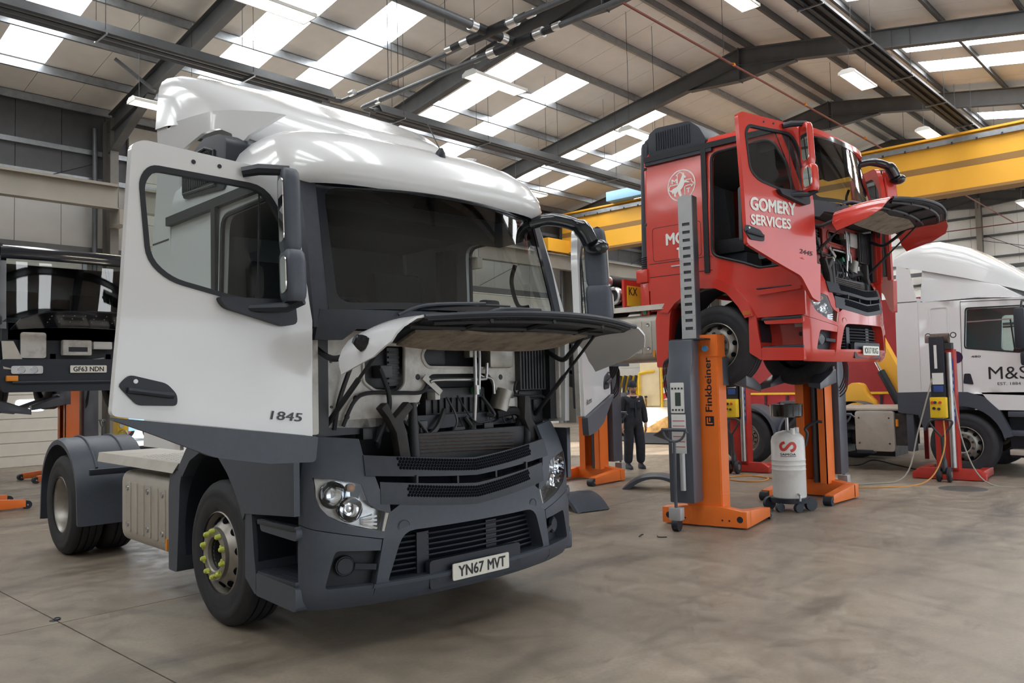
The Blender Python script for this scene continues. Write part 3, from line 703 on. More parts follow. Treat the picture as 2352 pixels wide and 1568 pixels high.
def tractor(cfg):
    B_, LO, IN = cfg['body'], cfg['lower'], cfg['inner']
    T = thing(cfg['name'], cfg['label'], 'truck', cfg['loc'], cfg['rz']); T.scale = [cfg.get('scale', 1.)] * 3
    bd = lambda n, g, m, p=T, **k: build(n, g, m, p, flip=True, **k)
    S2 = (1, -1)
    sidepl = lambda v0: (lambda a, b_, t: (a, v0 + t, b_))
    # ---------------- running gear
    for s in S2:
        wheel(T, 0, s * 1.092, .515, s, 'front', cfg['caps'])
        wheel(T, -3.78, s * 1.115, .515, s, 'rear', name='wheel'); wheel(T, -3.78, s * .775, .515, s, 'rear', name='wheel')
        bd('frame_rail', MB().box(-5.0, 1.1, s * .42 - .04, s * .42 + .04, .76, 1.02), 'chassis', smooth=0)
        # rear mudguard: half round shell with flat front and back skirts
        cxx, czz = -3.78, .515
        pr = [(-3.78 + .68, .36)] + [(cxx + .655 * math.cos(q), czz + .10 + .60 * math.sin(q)) for q in [PI * k / 18 for k in range(0, 19)]] + [(-3.78 - .68, .30)]
        inn = [(cxx + (p[0] - cxx) * .965, czz + (p[1] - czz) * .965) for p in pr]
        g = MB(); n = len(pr); vo, vi = 1.285, .60
        rows = [[(p[0], s * vi, p[1]) for p in pr], [(p[0], s * (vo - .05), p[1]) for p in pr], [(p[0] * .985 + cxx * .015, s * vo, p[1] * .97 + czz * .03) for p in pr], [(p[0] * .94 + cxx * .06, s * vo, p[1] * .90 + czz * .1) for p in pr], [(p[0], s * (vo - .06), p[1]) for p in inn], [(p[0], s * vi, p[1]) for p in inn]]
        g.grid(rows); mg = bd('mudguard', g, 'grey_plastic')
        for q in (.78, 1.08): bd('mudguard_rib', MB().tube([(p[0] + (p[0] - cxx) * .012, s * q, p[1] + (p[1] - czz) * .012) for p in pr[4:16]], .012, 6), 'grey_plastic', mg)
        bd('lamp_bar', MB().box(-3.06, -3.02, s * .66, s * 1.2, .86, .92), 'black_plastic', mg, bevel=.008)
    bd('axle', MB().cyl((0, -.95, .5), (0, .95, .5), .07, 12), 'chassis'); bd('axle', MB().cyl((-3.78, -.9, .52), (-3.78, .9, .52), .12, 12), 'chassis')
    bd('gearbox', MB().lathe([(.0, 0), (.42, .0), (.45, .5), (.42, 1.2), (.3, 1.5), (.22, 2.1), (0, 2.1)], (.95, 0, .82), (-1, 0, 0), 20), 'chassis')
    bd('sump', MB().box(-.6, .7, -.28, .28, .38, .62), 'chassis', bevel=.05)
    bd('fifth_wheel', MB().lathe([(0, .06), (.44, .05), (.46, .0), (.0, 0)], (-3.3, 0, 1.16), (0, 0, 1), 24), 'dark_steel')
    bd('cross_member', MB().box(-4.95, -4.85, -.42, .42, .78, 1.0), 'chassis', smooth=0)
    # ---------------- side tanks, walkway
    rp = rounded([(.36, .0), (1.26, 0), (1.26, .62), (.36, .62)], [.03, .12, .10, .03], 5)
    for s in S2:
        g = MB().prism(rp, -1.92, -.86, lambda a, b_, t: (t, s * a, b_ + .37)); tk = bd('fuel_tank' if s < 0 else 'battery_box', g, 'dull_alloy', smooth=30)
        for k in range(6):
            u = -1.82 + k * .155
            bd('panel_rib', MB().prism(rounded([(u, .47), (u + .115, .47), (u + .115, .90), (u, .90)], .02, 3), 1.252, 1.268, lambda a, b_, t: (a, s * t, b_)), 'dull_alloy', tk, bevel=.006)
        for u, z in ((-1.76, .85), (-1.76, .54), (-1.30, .85), (-1.30, .54), (-.98, .85), (-.98, .54)):
            bd('panel_bolt', MB().lathe([(0, .004), (.010, .006), (.022, .012), (.025, 0)], (u, s * 1.268, z), (0, s, 0), 10), 'steel', tk)
        bd('side_reflector', MB().box(-.91, -.88, s * 1.255, s * 1.272, .42, .51), 'amber', tk, smooth=0)
    g = MB().box(-2.62, -.62, .44, 1.24, 1.085, 1.115); g.add([(-2.62, 1.24, 1.115), (-.72, 1.24, 1.115), (-.72, 1.29, 1.04), (-2.5, 1.29, 1.04)], [(0, 1, 2, 3)])
    wk = bd('catwalk', g, 'dull_alloy', smooth=0)
    g = MB()
    for i in range(22):
        for j in range(8):
            u = -1.75 + i * .05; v = .55 + j * .08 + (.04 if i % 2 else 0); g.add([(u - .018, v, 1.116), (u, v - .008, 1.119), (u + .018, v, 1.116), (u, v + .008, 1.119)], [(0, 1, 2, 3)])
    bd('tread_pattern', g, 'dull_alloy', wk, smooth=0)['kind'] = 'stuff'
    if cfg.get('bundle'): cfg['bundle'](T, bd)
    # ---------------- lower front: bumper, lamps, grilles, steps
    uc = au(1.115)
    seam = [(.83, .285), (.80, .42), (.75, .69), (.72, .80), (.70, .93)]
    for s in S2:
        mpf = lambda a, b_, t, s=s: front(s * a, b_, t)
        fog = rounded(fr_poly([(.775, .42), (1.115, .43), (1.05, .66), (.745, .63)]), .03, 3)
        low = [(av(.83), .285), (uc, .30), (uc, .83), (av(1.18), .80), (av(1.0), .755), (av(.755), .70)]
        g = MB(); patch(g, low, [fog], mpf, .07, 0, -.092); bc = bd('bumper_corner', g, LO)
        g = MB(); patch(g, fog, [], lambda a, b_, t: mpf(a, b_, t - .09), .1, 0, -.01); bd('fog_recess', g, 'black_plastic', bc)
        c0 = Vector(mpf(av(.98), .55, -.07)); c1 = Vector(mpf(av(.98), .55, .0)); d = c1 - c0
        bd('fog_lamp', MB().lathe([(0, .022), (.05, .022), (.054, .014), (.060, .014), (.062, .02), (.066, 0.)], c0, d, 20), 'lamp_glass' if cfg['fog'] else 'dark_plastic', bc)
        a_, b2 = Vector(mpf(av(.92), .545, -.05)), Vector(mpf(av(.79), .53, -.02)); bd('fog_bar', MB().bar(a_, b2, .02, .035), 'dark_plastic', bc)
        # lamp surround and lamp
        hl = fr_poly([(1.175, 1.12), (1.03, 1.10), (.88, 1.06), (.86, 1.0), (.84, .94), (.79, .895), (.73, .872), (.76, .75), (.91, .79), (.99, .82), (1.08, .87), (1.13, .93), (1.155, .99)])
        sb = fr_poly([(.725, .865), (.675, .855), (.70, .738), (.752, .752)])
        sur = [(av(.752), .705), (av(1.0), .760), (av(1.18), .805), (uc, .835), (uc, 1.33), (av(1.15), 1.37), (av(.86), 1.34), (av(.85), 1.25), (av(.80), 1.15), (av(.76), 1.02), (av(.70), .95), (av(.69), .87), (av(.665), .86), (av(.70), .72)]
        g = MB(); patch(g, sur, [hl, [p for p in sb]], mpf, .06, 0, -.03); su = bd('lamp_surround', g, LO)
        g = MB(); patch(g, sb, [], mpf, .1, -.004, -.03); bd('lamp_end_block', g, 'dull_alloy', su)
        g = MB(); patch(g, hl, [], lambda a, b_, t: mpf(a, b_, t - .085), .07, 0, -.01); hp = bd('headlamp', g, 'lamp_silver')
        g = MB(); patch(g, hl, [], mpf, .06, -.004, None); bd('lamp_lens', g, 'lamp_glass', hp)
        for v, z, r in ((1.06, 1.005, .088), (.955, .905, .082)):
            c0 = Vector(mpf(av(v), z, -.085)); ax = Vector((.97, s * .25, 0))
            bd('reflector_bowl', MB().lathe([(r, .07), (r * .98, .075), (r * .85, .03), (r * .5, .008), (.0, .004)], c0, ax, 24), 'chrome', hp)
            bd('bulb', MB().lathe([(0, .06), (r * .28, .05), (r * .32, .0)], c0, ax, 14), 'lamp_glass' if v > 1 else 'chrome', hp)
        for k in range(4):
            a_ = Vector(mpf(av(.86), .83 - k * .012, -.05)); b2 = Vector(mpf(av(.77), .845 - k * .026, -.04)); bd('lamp_fin', MB().bar(a_, b2, .012, .012), 'chrome', hp)
        c0 = Vector(mpf(av(.93), 1.035, -.06)); bd('indicator_bulb', MB().sphere(c0, .028, n=10), 'amber', hp)
        # grille cheeks: step down from the lamp surround to the meshes
    mid = lambda a, b_, t: front(a, b_, t)
    # centre bumper with lower grille
    cz = lambda v, zc, ze, w: zc + (ze - zc) * min(1, (abs(v) / w)) ** 1.2
    vs = [-.70 + .1 * k for k in range(15)]
    outer = [(-.83, .285), (.83, .285), (.80, .42), (.75, .69), (.70, .86)] + [(v, cz(v, .855, .93, .66)) for v in reversed(vs[1:-1])] + [(-.70, .86), (-.75, .69), (-.80, .42)]
    hole = rounded([(-.72, .43), (.72, .43), (.61, .735), (-.61, .735)], [.02, .02, .09, .09], 4)
    g = MB(); patch(g, fr_poly(outer), [fr_poly(hole)], mid, .07, 0, -.112); cb = bd('bumper', g, LO)
    g = MB(); patch(g, fr_poly(hole), [], lambda a, b_, t: mid(a, b_, t - .11), .12, 0, -.01); bd('grille_back', g, 'void', cb)
    for k in range(7):
        z = .465 + k * .036; w = .69 - (z - .43) * .36
        bd('grille_slat', MB().tube([front(av(abs(v)) * (1 if v >= 0 else -1), z, -.085) for v in [-w + 2 * w * i / 10 for i in range(11)]], .008, 6), 'black_plastic', cb)
    for v in (-.2, .42): bd('grille_upright', MB().box(1.26, 1.31, v - .05, v + .05, .43, .70), 'black_plastic', cb, smooth=0)
    bd('plate_carrier', MB().prism(rounded([(-.42, .325), (.42, .325), (.42, .515), (-.42, .515)], .03, 3), 1.37, 1.415, lambda a, b_, t: (t - .03 * (a / .4) ** 2, a, b_)), 'black_plastic', cb)
    for v in (.60, -.60):
        c0 = Vector(front(math.copysign(av(.6), v), .765, -.002)); ax = Vector((1, v * .25, 0)); bd('tow_cover', MB().lathe([(0, .004), (.036, .004), (.038, .0), (.041, .0), (.041, .005), (.044, .005), (.044, 0)], c0, ax, 22), LO, cb)
    g = MB(); patch(g, fr_poly([(-.82, .40), (.82, .40), (.815, .425), (-.815, .425)]), [], mid, .1, .012, -.01); bd('bumper_lip', g, LO, cb)
    pv = 0.0
    plate(T, cfg['plate'], lambda a, b_, t: (1.425 + t, -a + pv, b_), -.26, .26, .362, .473, cfg.get('split'))
    # meshes
    def band(name, top, bot, off, material, kw=1.12):
        P = [(v, bot(v)) for v in vs] + [(v, top(v)) for v in reversed(vs)]
        P = [(v * kw, z) for v, z in P]
        g = MB(); patch(g, fr_poly(P), [], lambda a, b_, t: mid(a, b_, t + off), .07, 0, -.02); return bd(name, g, material)
    gm = cfg.get('grille', 'dark_plastic')
    f1 = band('upper_grille', lambda v: cz(v, 1.165, 1.245, .75), lambda v: cz(v, 1.045, 1.115, .75), .012, gm, 1.215)
    f2 = band('grille_slot', lambda v: cz(v, 1.045, 1.115, .75), lambda v: cz(v, .99, 1.065, .75), -.07, 'void', 1.2)
    f3 = band('lower_grille', lambda v: cz(v, .99, 1.065, .72), lambda v: cz(v, .845, .925, .72), .004, gm, 1.08)
    def honey(parent, zt, zb, off, w):
        g = MB(); r = .0125; row = 0; z0 = -.2
        for j in range(9):
            for i in range(-44, 45):
                v = i * r * 1.8 + (r * .9 if j % 2 else 0)
                if abs(v) > w: continue
                z = zb(v) + .018 + j * r * 1.56
                if z > zt(v) - .012: continue
                a = math.copysign(av(abs(v)), v)
                g.add([mid(a + r * .92 * math.cos(PI / 6 + k * PI / 3), z + r * .92 * math.sin(PI / 6 + k * PI / 3), off) for k in range(6)], [tuple(range(6))])
        bd('honeycomb_holes', g, 'void', parent, smooth=0)['kind'] = 'stuff'
    honey(f1, lambda v: cz(v, 1.165, 1.245, .75), lambda v: cz(v, 1.07, 1.14, .75), .0135, .62)
    honey(f3, lambda v: cz(v, .985, 1.06, .72), lambda v: cz(v, .885, .965, .72), .0055, .57)
    for v in (-.21, .15, .5, -.52): bd('slot_upright', MB().box(1.27, 1.37, v - .008, v + .008, cz(v, .99, 1.065, .75), cz(v, 1.045, 1.115, .75)), 'dark_plastic', f2, smooth=0)
    # steps and wheel arches
    arch = [(-.62, 1.02), (-.52, 1.10), (-.38, 1.20), (-.16, 1.255), (.06, 1.20), (.20, 1.10), (.30, 1.0), (.38, .90), (.44, .80)]
    for s in S2:
        pl = lambda a, b_, t, s=s: (a, s * (1.272 + t), b_)
        P = [(1.14, 1.35), (.2, 1.33), (-.62, 1.33)] + arch + [(.46, .86), (1.155, .86)]
        inner = [q for q in arch]
        if cfg['arch'] == 'plain':
            g = MB(); patch(g, [(1.135, 1.30), (.30, 1.30), (-.10, 1.285)] + arch[3:] + [(.47, .845), (1.135, .89)], [], pl, .09, 0, -.04); fp = bd('fender_panel', g, LO, bevel=0)
            # separate rear arch piece curving over the tyre
            P2 = [(-.02, 1.30), (-.30, 1.31), (-.50, 1.24), (-.66, 1.08), (-.58, 1.02), (-.44, 1.15), (-.26, 1.22), (-.10, 1.24)]
            g = MB(); patch(g, P2, [], pl, .08, 0, -.30); bd('arch_rear', g, 'grey_plastic')
        else:
            g = MB(); patch(g, [(1.155, 1.42), (.2, 1.42), (-.95, 1.42), (-.95, 1.02), (-.70, 1.02), (-.62, 1.10), (-.45, 1.22), (-.2, 1.30), (.05, 1.28), (.24, 1.18), (.40, .99), (.47, .835), (1.155, .835)], [], lambda a, b_, t, s=s: (a, s * (1.235 + t), b_), .1, 0, -.03); fp = bd('fender_panel', g, LO)
            po = [(-.78, 1.0), (-.66, 1.17), (-.45, 1.30), (-.2, 1.37), (.05, 1.35), (.28, 1.24), (.46, 1.03), (.53, .86)]; pi_ = [(-.66, .98), (-.55, 1.10), (-.38, 1.20), (-.18, 1.26), (.02, 1.245), (.19, 1.16), (.34, .98), (.42, .84)]
            g = MB(); patch(g, po + list(reversed(pi_)), [], lambda a, b_, t, s=s: (a, s * (1.285 + t), b_), .08, 0, -.12); bd('arch_flare', g, LO)
            bd('side_marker', MB().box(.40, .50, s * 1.285, s * 1.292, .875, .925), mat('marker_lens', (.5, .12, .02), .3), smooth=0)
            for z in (1.16, 1.18): pass
            bd('step_ledge', MB().prism(rounded([(.60, 1.10), (1.12, 1.13), (1.12, 1.18), (.55, 1.16)], .015, 2), 1.235, 1.28, lambda a, b_, t: (a, s * t, b_)), LO)
            bd('step_tread', MB().box(.58, 1.0, s * 1.236, s * 1.284, 1.172, 1.184), 'dark_plastic', smooth=0)
        # inner arch liner
        rows = [[(.60 * math.cos(q), s * v, .58 + .66 * math.sin(q)) for q in [PI * k / 16 - .15 for k in range(19)]] for v in (.72, 1.24)]
        bd('arch_liner', MB().grid(rows), 'black_plastic')
        # step housing
        g = MB()
        so = lambda a, b_, t, s=s: (a, s * (1.265 + t), b_)
        patch(g, rounded([(.455, .42), (.60, .325), (.62, .40), (.585, .60), (.555, .86), (.462, .86)], .012, 2), [], so, .1, 0, -.30); st = bd('step_unit', g, LO)
        g = MB(); patch(g, rounded([(.60, .325), (1.13, .305), (1.13, .455), (.61, .475)], .03, 3), [], so, .1, .0, -.32); bd('step_riser', g, LO, st)
        g = MB(); patch(g, rounded([(.66, .75), (1.13, .735), (1.13, .815), (.64, .83)], .025, 3), [], so, .1, -.01, -.30); bd('step_riser', g, LO, st)
        bd('step_back', MB().box(.50, 1.15, s * .93, s * .96, .36, .86), LO, st, smooth=0)
        for z0, z1 in ((.45, .487), (.79, .825)):
            bd('step_tread', MB().box(.62, 1.12, s * .96, s * 1.262, z0, z1), 'dark_plastic', st, bevel=.01)
            g = MB()
            for i in range(9):
                for j in range(4):
                    u = .66 + i * .052; v = 1.03 + j * .055; g.add([(u - .016, s * v, z1 + .001), (u + .016, s * v, z1 + .001), (u + .016, s * (v + .026), z1 + .004), (u - .016, s * (v + .026), z1 + .004)], [(0, 1, 2, 3)])
            bd('anti_slip_ribs', g, 'grey_plastic', st, smooth=0)['kind'] = 'stuff'
        bd('step_side', MB().box(1.10, 1.13, s * .95, s * 1.17, .33, .88), LO, st, smooth=0)
        hb = bd('tow_hatch', MB().prism(rounded([(.86, .585), (1.07, .585), (1.07, .77), (.86, .77)], .03, 3), .96, .968, lambda a, b_, t: (a, s * t, b_)), LO, st)
        bd('hatch_hole', MB().lathe([(0, .002), (.025, .002), (.027, 0)], (.97, s * .968, .625), (0, s, 0), 14), 'black_plastic', hb)
        bd('hatch_sticker', MB().box(.90, 1.02, s * .969, s * .9705, .71, .745), 'label_paper', hb, smooth=0)
        # mud flap behind the front wheel
        g = MB(); patch(g, rounded([(-.86, .28), (-.70, .28), (-.64, .95), (-.60, 1.06), (-.82, 1.06), (-.86, .9)], .02, 2), [], lambda a, b_, t, s=s: (a, s * (1.265 + t), b_), .2, 0, -.42)
        bd('mud_flap', g, LO if cfg['arch'] != 'plain' else 'grey_plastic')
    # ---------------- cab shell
    vside = lambda z: interp([(1.2, 1.215), (2.2, 1.22), (3.05, 1.19), (3.4, 1.18)], z)
    RW = cfg.get('rear', -.98)
    ap = rounded([(-.02, 1.66), (.0, 2.95), (.80, 2.97), (.98, 2.65), (1.10, 2.15), (1.12, 1.45), (.62, 1.43), (.40, 1.52)], [.10, .10, .12, .05, .05, .06, .05, .06], 4)
    for s in S2:
        pl = lambda a, b_, t, s=s: (a, s * (vside(b_) + t), b_)
        P = [(RW, 1.30), (1.18, 1.36), (1.20, 2.10), (1.02, 2.72), (.90, 3.06), (RW, 3.08)]
        g = MB(); patch(g, P, [ap], pl, .12, 0, -.05); sh = bd('cab_side', g, B_)
        n = len(ap); cx_ = sum(p[0] for p in ap) / n; cz_ = sum(p[1] for p in ap) / n
        bd('door_seal', MB().tube([pl(p[0], p[1], .005) for p in ap], .018, 6, closed=True), 'seal', sh)
        bd('pillar_strip', MB().box(-.13, -.06, s * 1.21, s * 1.235, 1.45, 3.05), 'seal', sh, smooth=0)
        bd('drip_rail', MB().bar((RW, s * 1.215, 3.06), (.88, s * 1.205, 3.06), .05, .07), 'seal', sh)
        g = MB(); patch(g, rounded([(-.90, 1.68), (-.17, 1.68), (-.17, 2.13), (-.90, 2.13)], .05, 4), [rounded([(-.895, 1.685), (-.175, 1.685), (-.175, 2.125), (-.895, 2.125)], .05, 4)], pl, .2, .002, -.001); bd('locker_outline', g, 'seal', sh)
    bd('cab_rear', MB().box(RW - .03, RW, -1.2, 1.2, 1.3, 3.05), B_, smooth=0)
    bd('cab_floor', MB().box(RW, 1.0, -1.16, 1.16, 1.36, 1.46), 'dark_plastic', smooth=0)
    # windscreen
    def ws(s, z, t):
        hw = 1.065 - .045 * (z - 2.17) / .9; c = 1.40 - .21 * (z - 2.17) / .9 - .02 * ((z - 2.17) / .9) ** 2; e = 1.215 - .225 * (z - 2.17) / .9
        return (c - (c - e) * abs(s) ** 2.3 + t, s * hw, z + .02 * (1 - s * s))
    NS = [-1 + k / 12 for k in range(25)]; NZ = [2.17 + .9 * k / 10 for k in range(11)]
    gl = bd('windscreen', MB().grid([[ws(s, z, 0) for s in NS] for z in NZ]), 'screen_glass')
    bo = rounded([(-1, 2.17), (1, 2.17), (1, 3.07), (-1, 3.07)], .02); bi = rounded([(-.945, 2.215), (.945, 2.215), (.955, 3.0), (-.955, 3.0)], .09, 5)
    g = MB(); patch(g, bo, [bi], ws, .09, .006, -.006); bd('screen_border', g, 'gloss_black', gl)
    for s0, s1, q in ((.60, -.10, 1), (-.02, -.72, 1)):
        a_ = Vector(ws(s0, 2.13, .03)); b2 = Vector(ws(s1, 2.235, .02)); m_ = Vector(ws((s0 + s1) / 2 + .15, 2.20, .045))
        wp = bd('wiper', MB().tube(smoothpath([a_, m_, b2], 5), .012, 6), 'black_plastic'); bd('wiper_blade', MB().tube([Vector(ws(s1 + .42, 2.215, .012)), Vector(ws(s1, 2.225, .012)), Vector(ws(s1 - .25, 2.23, .012))], .008, 6), 'seal', wp)
    for s in S2:                                         # A pillars
        rows = []
        for z in [2.06 + 1.0 * k / 10 for k in range(11)]:
            e = Vector(ws(s, max(2.17, z), .004)); e.z = z
            u2 = interp([(2.06, 1.09), (2.6, 1.0), (3.06, .84)], z); v2 = s * (vside(z) + .006)
            m_ = Vector(((e.x + u2) / 2 + .045, (e.y + v2) / 2 + s * .012, z)); rows.append([e, m_, Vector((u2, v2, z)), Vector((u2 - .02, v2 - s * .03, z))])
        bd('a_pillar', MB().grid(rows), cfg['pillar'])
    # cowl under the screen
    def cowl(s, z, t):
        q = ws(s, 2.17, t); return (q[0] - .01 + (2.17 - z) * .02, q[1] * 1.03, z)
    g = MB(); patch(g, [(-1.05, 1.98), (-.9, 1.98), (-.82, 2.05), (.82, 2.05), (.9, 1.98), (1.05, 1.98), (1.02, 2.175), (-1.02, 2.175)], [], cowl, .09, .01, -.03); bd('cowl_panel', g, cfg['pillar'] if cfg['arch'] == 'plain' else 'dark_plastic')
    # ---------------- engine bay behind the raised front flap
    fw_o = [(1.02, 2.06), (1.02, 1.42), (.66, 1.40), (.33, 1.41), (.22, 1.50), (.17, 1.61), (.09, 1.76), (-.50, 1.76), (-.57, 1.64), (-.62, 1.42), (-.80, 1.38), (-1.08, 1.40), (-1.10, 2.06)]
    hA = rounded([(.67, 1.85), (.67, 1.97), (.31, 1.97), (.32, 1.69), (.38, 1.63), (.58, 1.65), (.67, 1.71)], .03, 3); hB = rounded([(.17, 1.89), (.13, 1.96), (-.5, 1.96), (-.49, 1.80), (.12, 1.81)], .04, 3)
    pf = lambda a, b_, t: (1.0 + t, a, b_)
    g = MB(); patch(g, rounded(fw_o, .04, 3), [hA, hB], pf, .1, 0, -.03); fw = bd('firewall', g, IN)
    bd('firewall_rim', MB().tube([pf(a, b_, .005) for a, b_ in hA], .012, 6, closed=True), IN, fw); bd('firewall_rim', MB().tube([pf(a, b_, .005) for a, b_ in hB], .012, 6, closed=True), IN, fw)
    bd('bay_back', MB().box(.70, .78, -1.1, 1.1, 1.0, 2.06), 'engine_black', smooth=0)
    for v, z in ((.73, 1.60), (.80, 1.48), (.36, 1.46), (.49, 1.44), (.20, 1.74), (-.62, 1.73), (-1.03, 1.6)): bd('firewall_hole', MB().lathe([(0, .004), (.018, .004), (.022, 0)], (1.0, v, z), (1, 0, 0), 12), 'black_plastic', fw)
    for v in (1.04, -1.12): bd('hinge_post', MB().box(.92, 1.10, v - .04, v + .04, 1.38, 2.05), 'engine_black', smooth=0)
    for v in (1.14, -1.2): bd('door_jamb', MB().box(.95, 1.14, v - .05, v + .05, 1.38, 2.06), IN, bevel=.02)
    bd('heater_box', MB().box(.80, .93, .33, .65, 1.66, 1.96), 'engine_black', bevel=.02)
    lv = bd('air_vent', MB().box(.93, .96, .34, .44, 1.68, 1.95), 'engine_grey', smooth=0)
    for k in range(7): bd('vent_louvre', MB().box(.96, .975, .345, .435, 1.69 + k * .037, 1.705 + k * .037), 'engine_black', lv, smooth=0)
    bd('fuse_box', MB().box(.85, .96, -.10, .16, 1.82, 1.96), 'engine_black', bevel=.03)
    bd('filter_box', MB().box(.92, 1.06, -.72, -.46, 1.80, 2.0), 'alloy', bevel=.03)
    ck = bd('cooler', MB().box(.86, 1.06, -1.10, -.78, 1.62, 2.03), 'engine_grey', bevel=.01)
    for k in range(9): bd('cooler_fin', MB().box(1.06, 1.072, -1.09 + k * .034, -1.075 + k * .034, 1.63, 2.02), 'engine_black', ck, smooth=0)
    bd('cooler_duct', MB().box(.84, 1.02, -1.08, -.80, 1.20, 1.62), 'engine_black', bevel=.02)
    for a_, r in (([(1.06, -.29, 1.99), (1.07, -.29, 1.92), (1.07, -.29, 1.64), (1.05, -.29, 1.40)], .016), ([(1.06, -.33, 1.99), (1.08, -.33, 1.9), (1.08, -.32, 1.64)], .011), ([(1.04, .12, 1.70), (1.04, .05, 1.715), (1.04, -.38, 1.715), (1.04, -.43, 1.74), (1.04, -.44, 1.84)], .014), ([(1.03, -.36, 1.84), (1.03, -.36, 1.77), (1.03, -.40, 1.735), (1.03, -.5, 1.71), (1.03, -.52, 1.60)], .012)):
        bd('coolant_pipe', MB().tube(smoothpath(a_, 5), r, 10), 'steel')
    bd('pipe_joint', MB().cyl((1.07, -.30, 1.60), (1.07, -.30, 1.67), .024, 12), 'steel'); bd('valve_block', MB().box(1.0, 1.07, -.34, -.24, 1.88, 1.95), 'alloy', bevel=.01)
    bd('engine_block', MB().box(.78, .93, -.52, .08, 1.40, 1.66), 'engine_grey', bevel=.03)
    for k in range(9): bd('engine_rib', MB().box(.93, .95, -.48 + k * .06, -.455 + k * .06, 1.47, 1.58), 'engine_black', smooth=0)
    bd('filler_cap', MB().cyl((.95, -.38, 1.63), (.99, -.38, 1.64), .035, 14), 'green_plastic')
    bd('filter_canister', MB().cyl((.99, -.60, 1.46), (.99, -.66, 1.62), .085, 20), 'alloy')
    bd('bay_sticker', MB().box(1.07, 1.073, -.70, -.62, 1.50, 1.56), 'label_paper', smooth=0)
    for P, r, m_ in (([(1.03, .85, 1.42), (1.04, .72, 1.62), (1.05, .4, 1.63), (1.04, .2, 1.63), (1.02, .12, 1.70)], .014, 'cable_black'), ([(1.03, .55, 1.80), (1.06, .50, 1.62), (1.07, .52, 1.48), (1.05, .6, 1.3)], .018, 'cable_black'),
                     ([(1.02, -.30, 1.42), (1.04, -.25, 1.30), (1.05, -.05, 1.22), (1.05, .1, 1.2)], .03, 'cable_black'), ([(1.02, -.55, 1.44), (1.07, -.70, 1.46), (1.08, -.76, 1.40), (1.04, -.74, 1.30)], .035, 'cable_black'),
                     ([(1.0, -.8, 1.66), (1.05, -.74, 1.69), (1.05, -.72, 1.62), (1.03, -.78, 1.58)], .010, 'cable_black'), ([(1.02, -.62, 1.60), (1.06, -.85, 1.57), (1.05, -1.05, 1.56), (1.02, -1.12, 1.45)], .012, 'cable_black'), ([(1.0, .9, 1.40), (1.04, .88, 1.60), (1.08, .80, 1.85)], .016, 'engine_black')):
        bd('hose', MB().tube(smoothpath(P, 6), r, 8), m_)
    for s in S2:                                         # cab mounting brackets
        if s > 0: P = [(.62, 1.54), (.57, 1.47), (.50, 1.38), (.46, 1.2), (.40, 1.12), (.48, 1.12), (.40, 1.12), (.42, 1.36), (.46, 1.44), (.36, 1.53), (.40, 1.57), (.52, 1.47), (.57, 1.57)]
        P = [(.63, 1.53), (.57, 1.46), (.51, 1.36), (.47, 1.12), (.38, 1.12), (.42, 1.36), (.45, 1.44), (.36, 1.53), (.40, 1.57), (.52, 1.46), (.58, 1.57)] if s > 0 else [(-.78, 1.58), (-.80, 1.40), (-.88, 1.30), (-.92, 1.12), (-.84, 1.12), (-.78, 1.28), (-.72, 1.40), (-.73, 1.58)]
        bd('cab_mount', MB().prism(P, 1.08, 1.16, lambda a, b_, t: (t, a, b_)), 'chassis', bevel=.012)
        bd('cab_damper', MB().tube([(1.12, s * .34 - (.45 if s < 0 else 0), 1.56), (1.12, s * .34 - (.45 if s < 0 else 0), 1.42), (1.12, s * .33 - (.45 if s < 0 else 0), 1.1)], [.028, .035, .045], 12), 'engine_black')
    rnd = random.Random(11)
    for k in range(14):                                  # wiring and small hoses low in the bay
        v0 = rnd.uniform(-.75, .85); z0 = rnd.uniform(1.36, 1.60); v1 = v0 + rnd.uniform(-.35, .35); z1 = rnd.uniform(1.12, 1.45); u0 = rnd.uniform(.97, 1.06)
        bd('wiring', MB().tube(smoothpath([(u0, v0, z0), (u0 + .05, v0 * .6 + v1 * .4 + rnd.uniform(-.08, .08), (z0 + z1) / 2 - rnd.uniform(.02, .1)), (u0 + .02, v1, z1)], 6), rnd.choice((.007, .010, .016, .022)), 6), rnd.choice(('cable_black', 'engine_black', 'engine_grey')))
    for v0, z0, w, h, m_ in ((-.15, 1.33, .12, .07, 'engine_black'), (.18, 1.38, .07, .09, 'engine_grey'), (-.45, 1.35, .10, .06, 'engine_black'), (.66, 1.36, .08, .08, 'engine_black'), (-.30, 1.92, .08, .05, 'engine_grey'), (.50, 1.78, .10, .09, 'engine_grey'), (.05, 1.60, .05, .06, 'label_paper'), (-.98, 1.50, .07, .09, 'engine_black')):
        bd('bay_unit', MB().box(.94, 1.04, v0 - w / 2, v0 + w / 2, z0 - h / 2, z0 + h / 2), m_, bevel=.01)
    for v0, z0 in ((.92, 1.85), (.92, 1.55), (.78, 1.95), (-.6, 1.98), (.25, 1.98), (.2, 1.55)): bd('bay_bolt', MB().lathe([(0, .008), (.009, .006), (.010, 0)], (1.001, v0, z0), (1, 0, 0), 8), 'dark_steel', fw)
    bd('strut', MB().bar((1.03, .17, 1.74), (1.05, .03, 1.62), .045, .012, up=(1, 0, 0)), 'alloy')
    rd = bd('radiator', MB().box(1.02, 1.12, -.80, .34, 1.02, 1.34), 'engine_black', smooth=0)
    for k in range(6): bd('radiator_line', MB().tube([(1.135, .32, 1.33 - k * .024), (1.135, -.62, 1.30 - k * .024)], .0045, 6), 'rust', rd)
    bd('cross_beam', MB().box(.9, 1.2, -.9, .9, .86, 1.04), 'chassis', smooth=0)
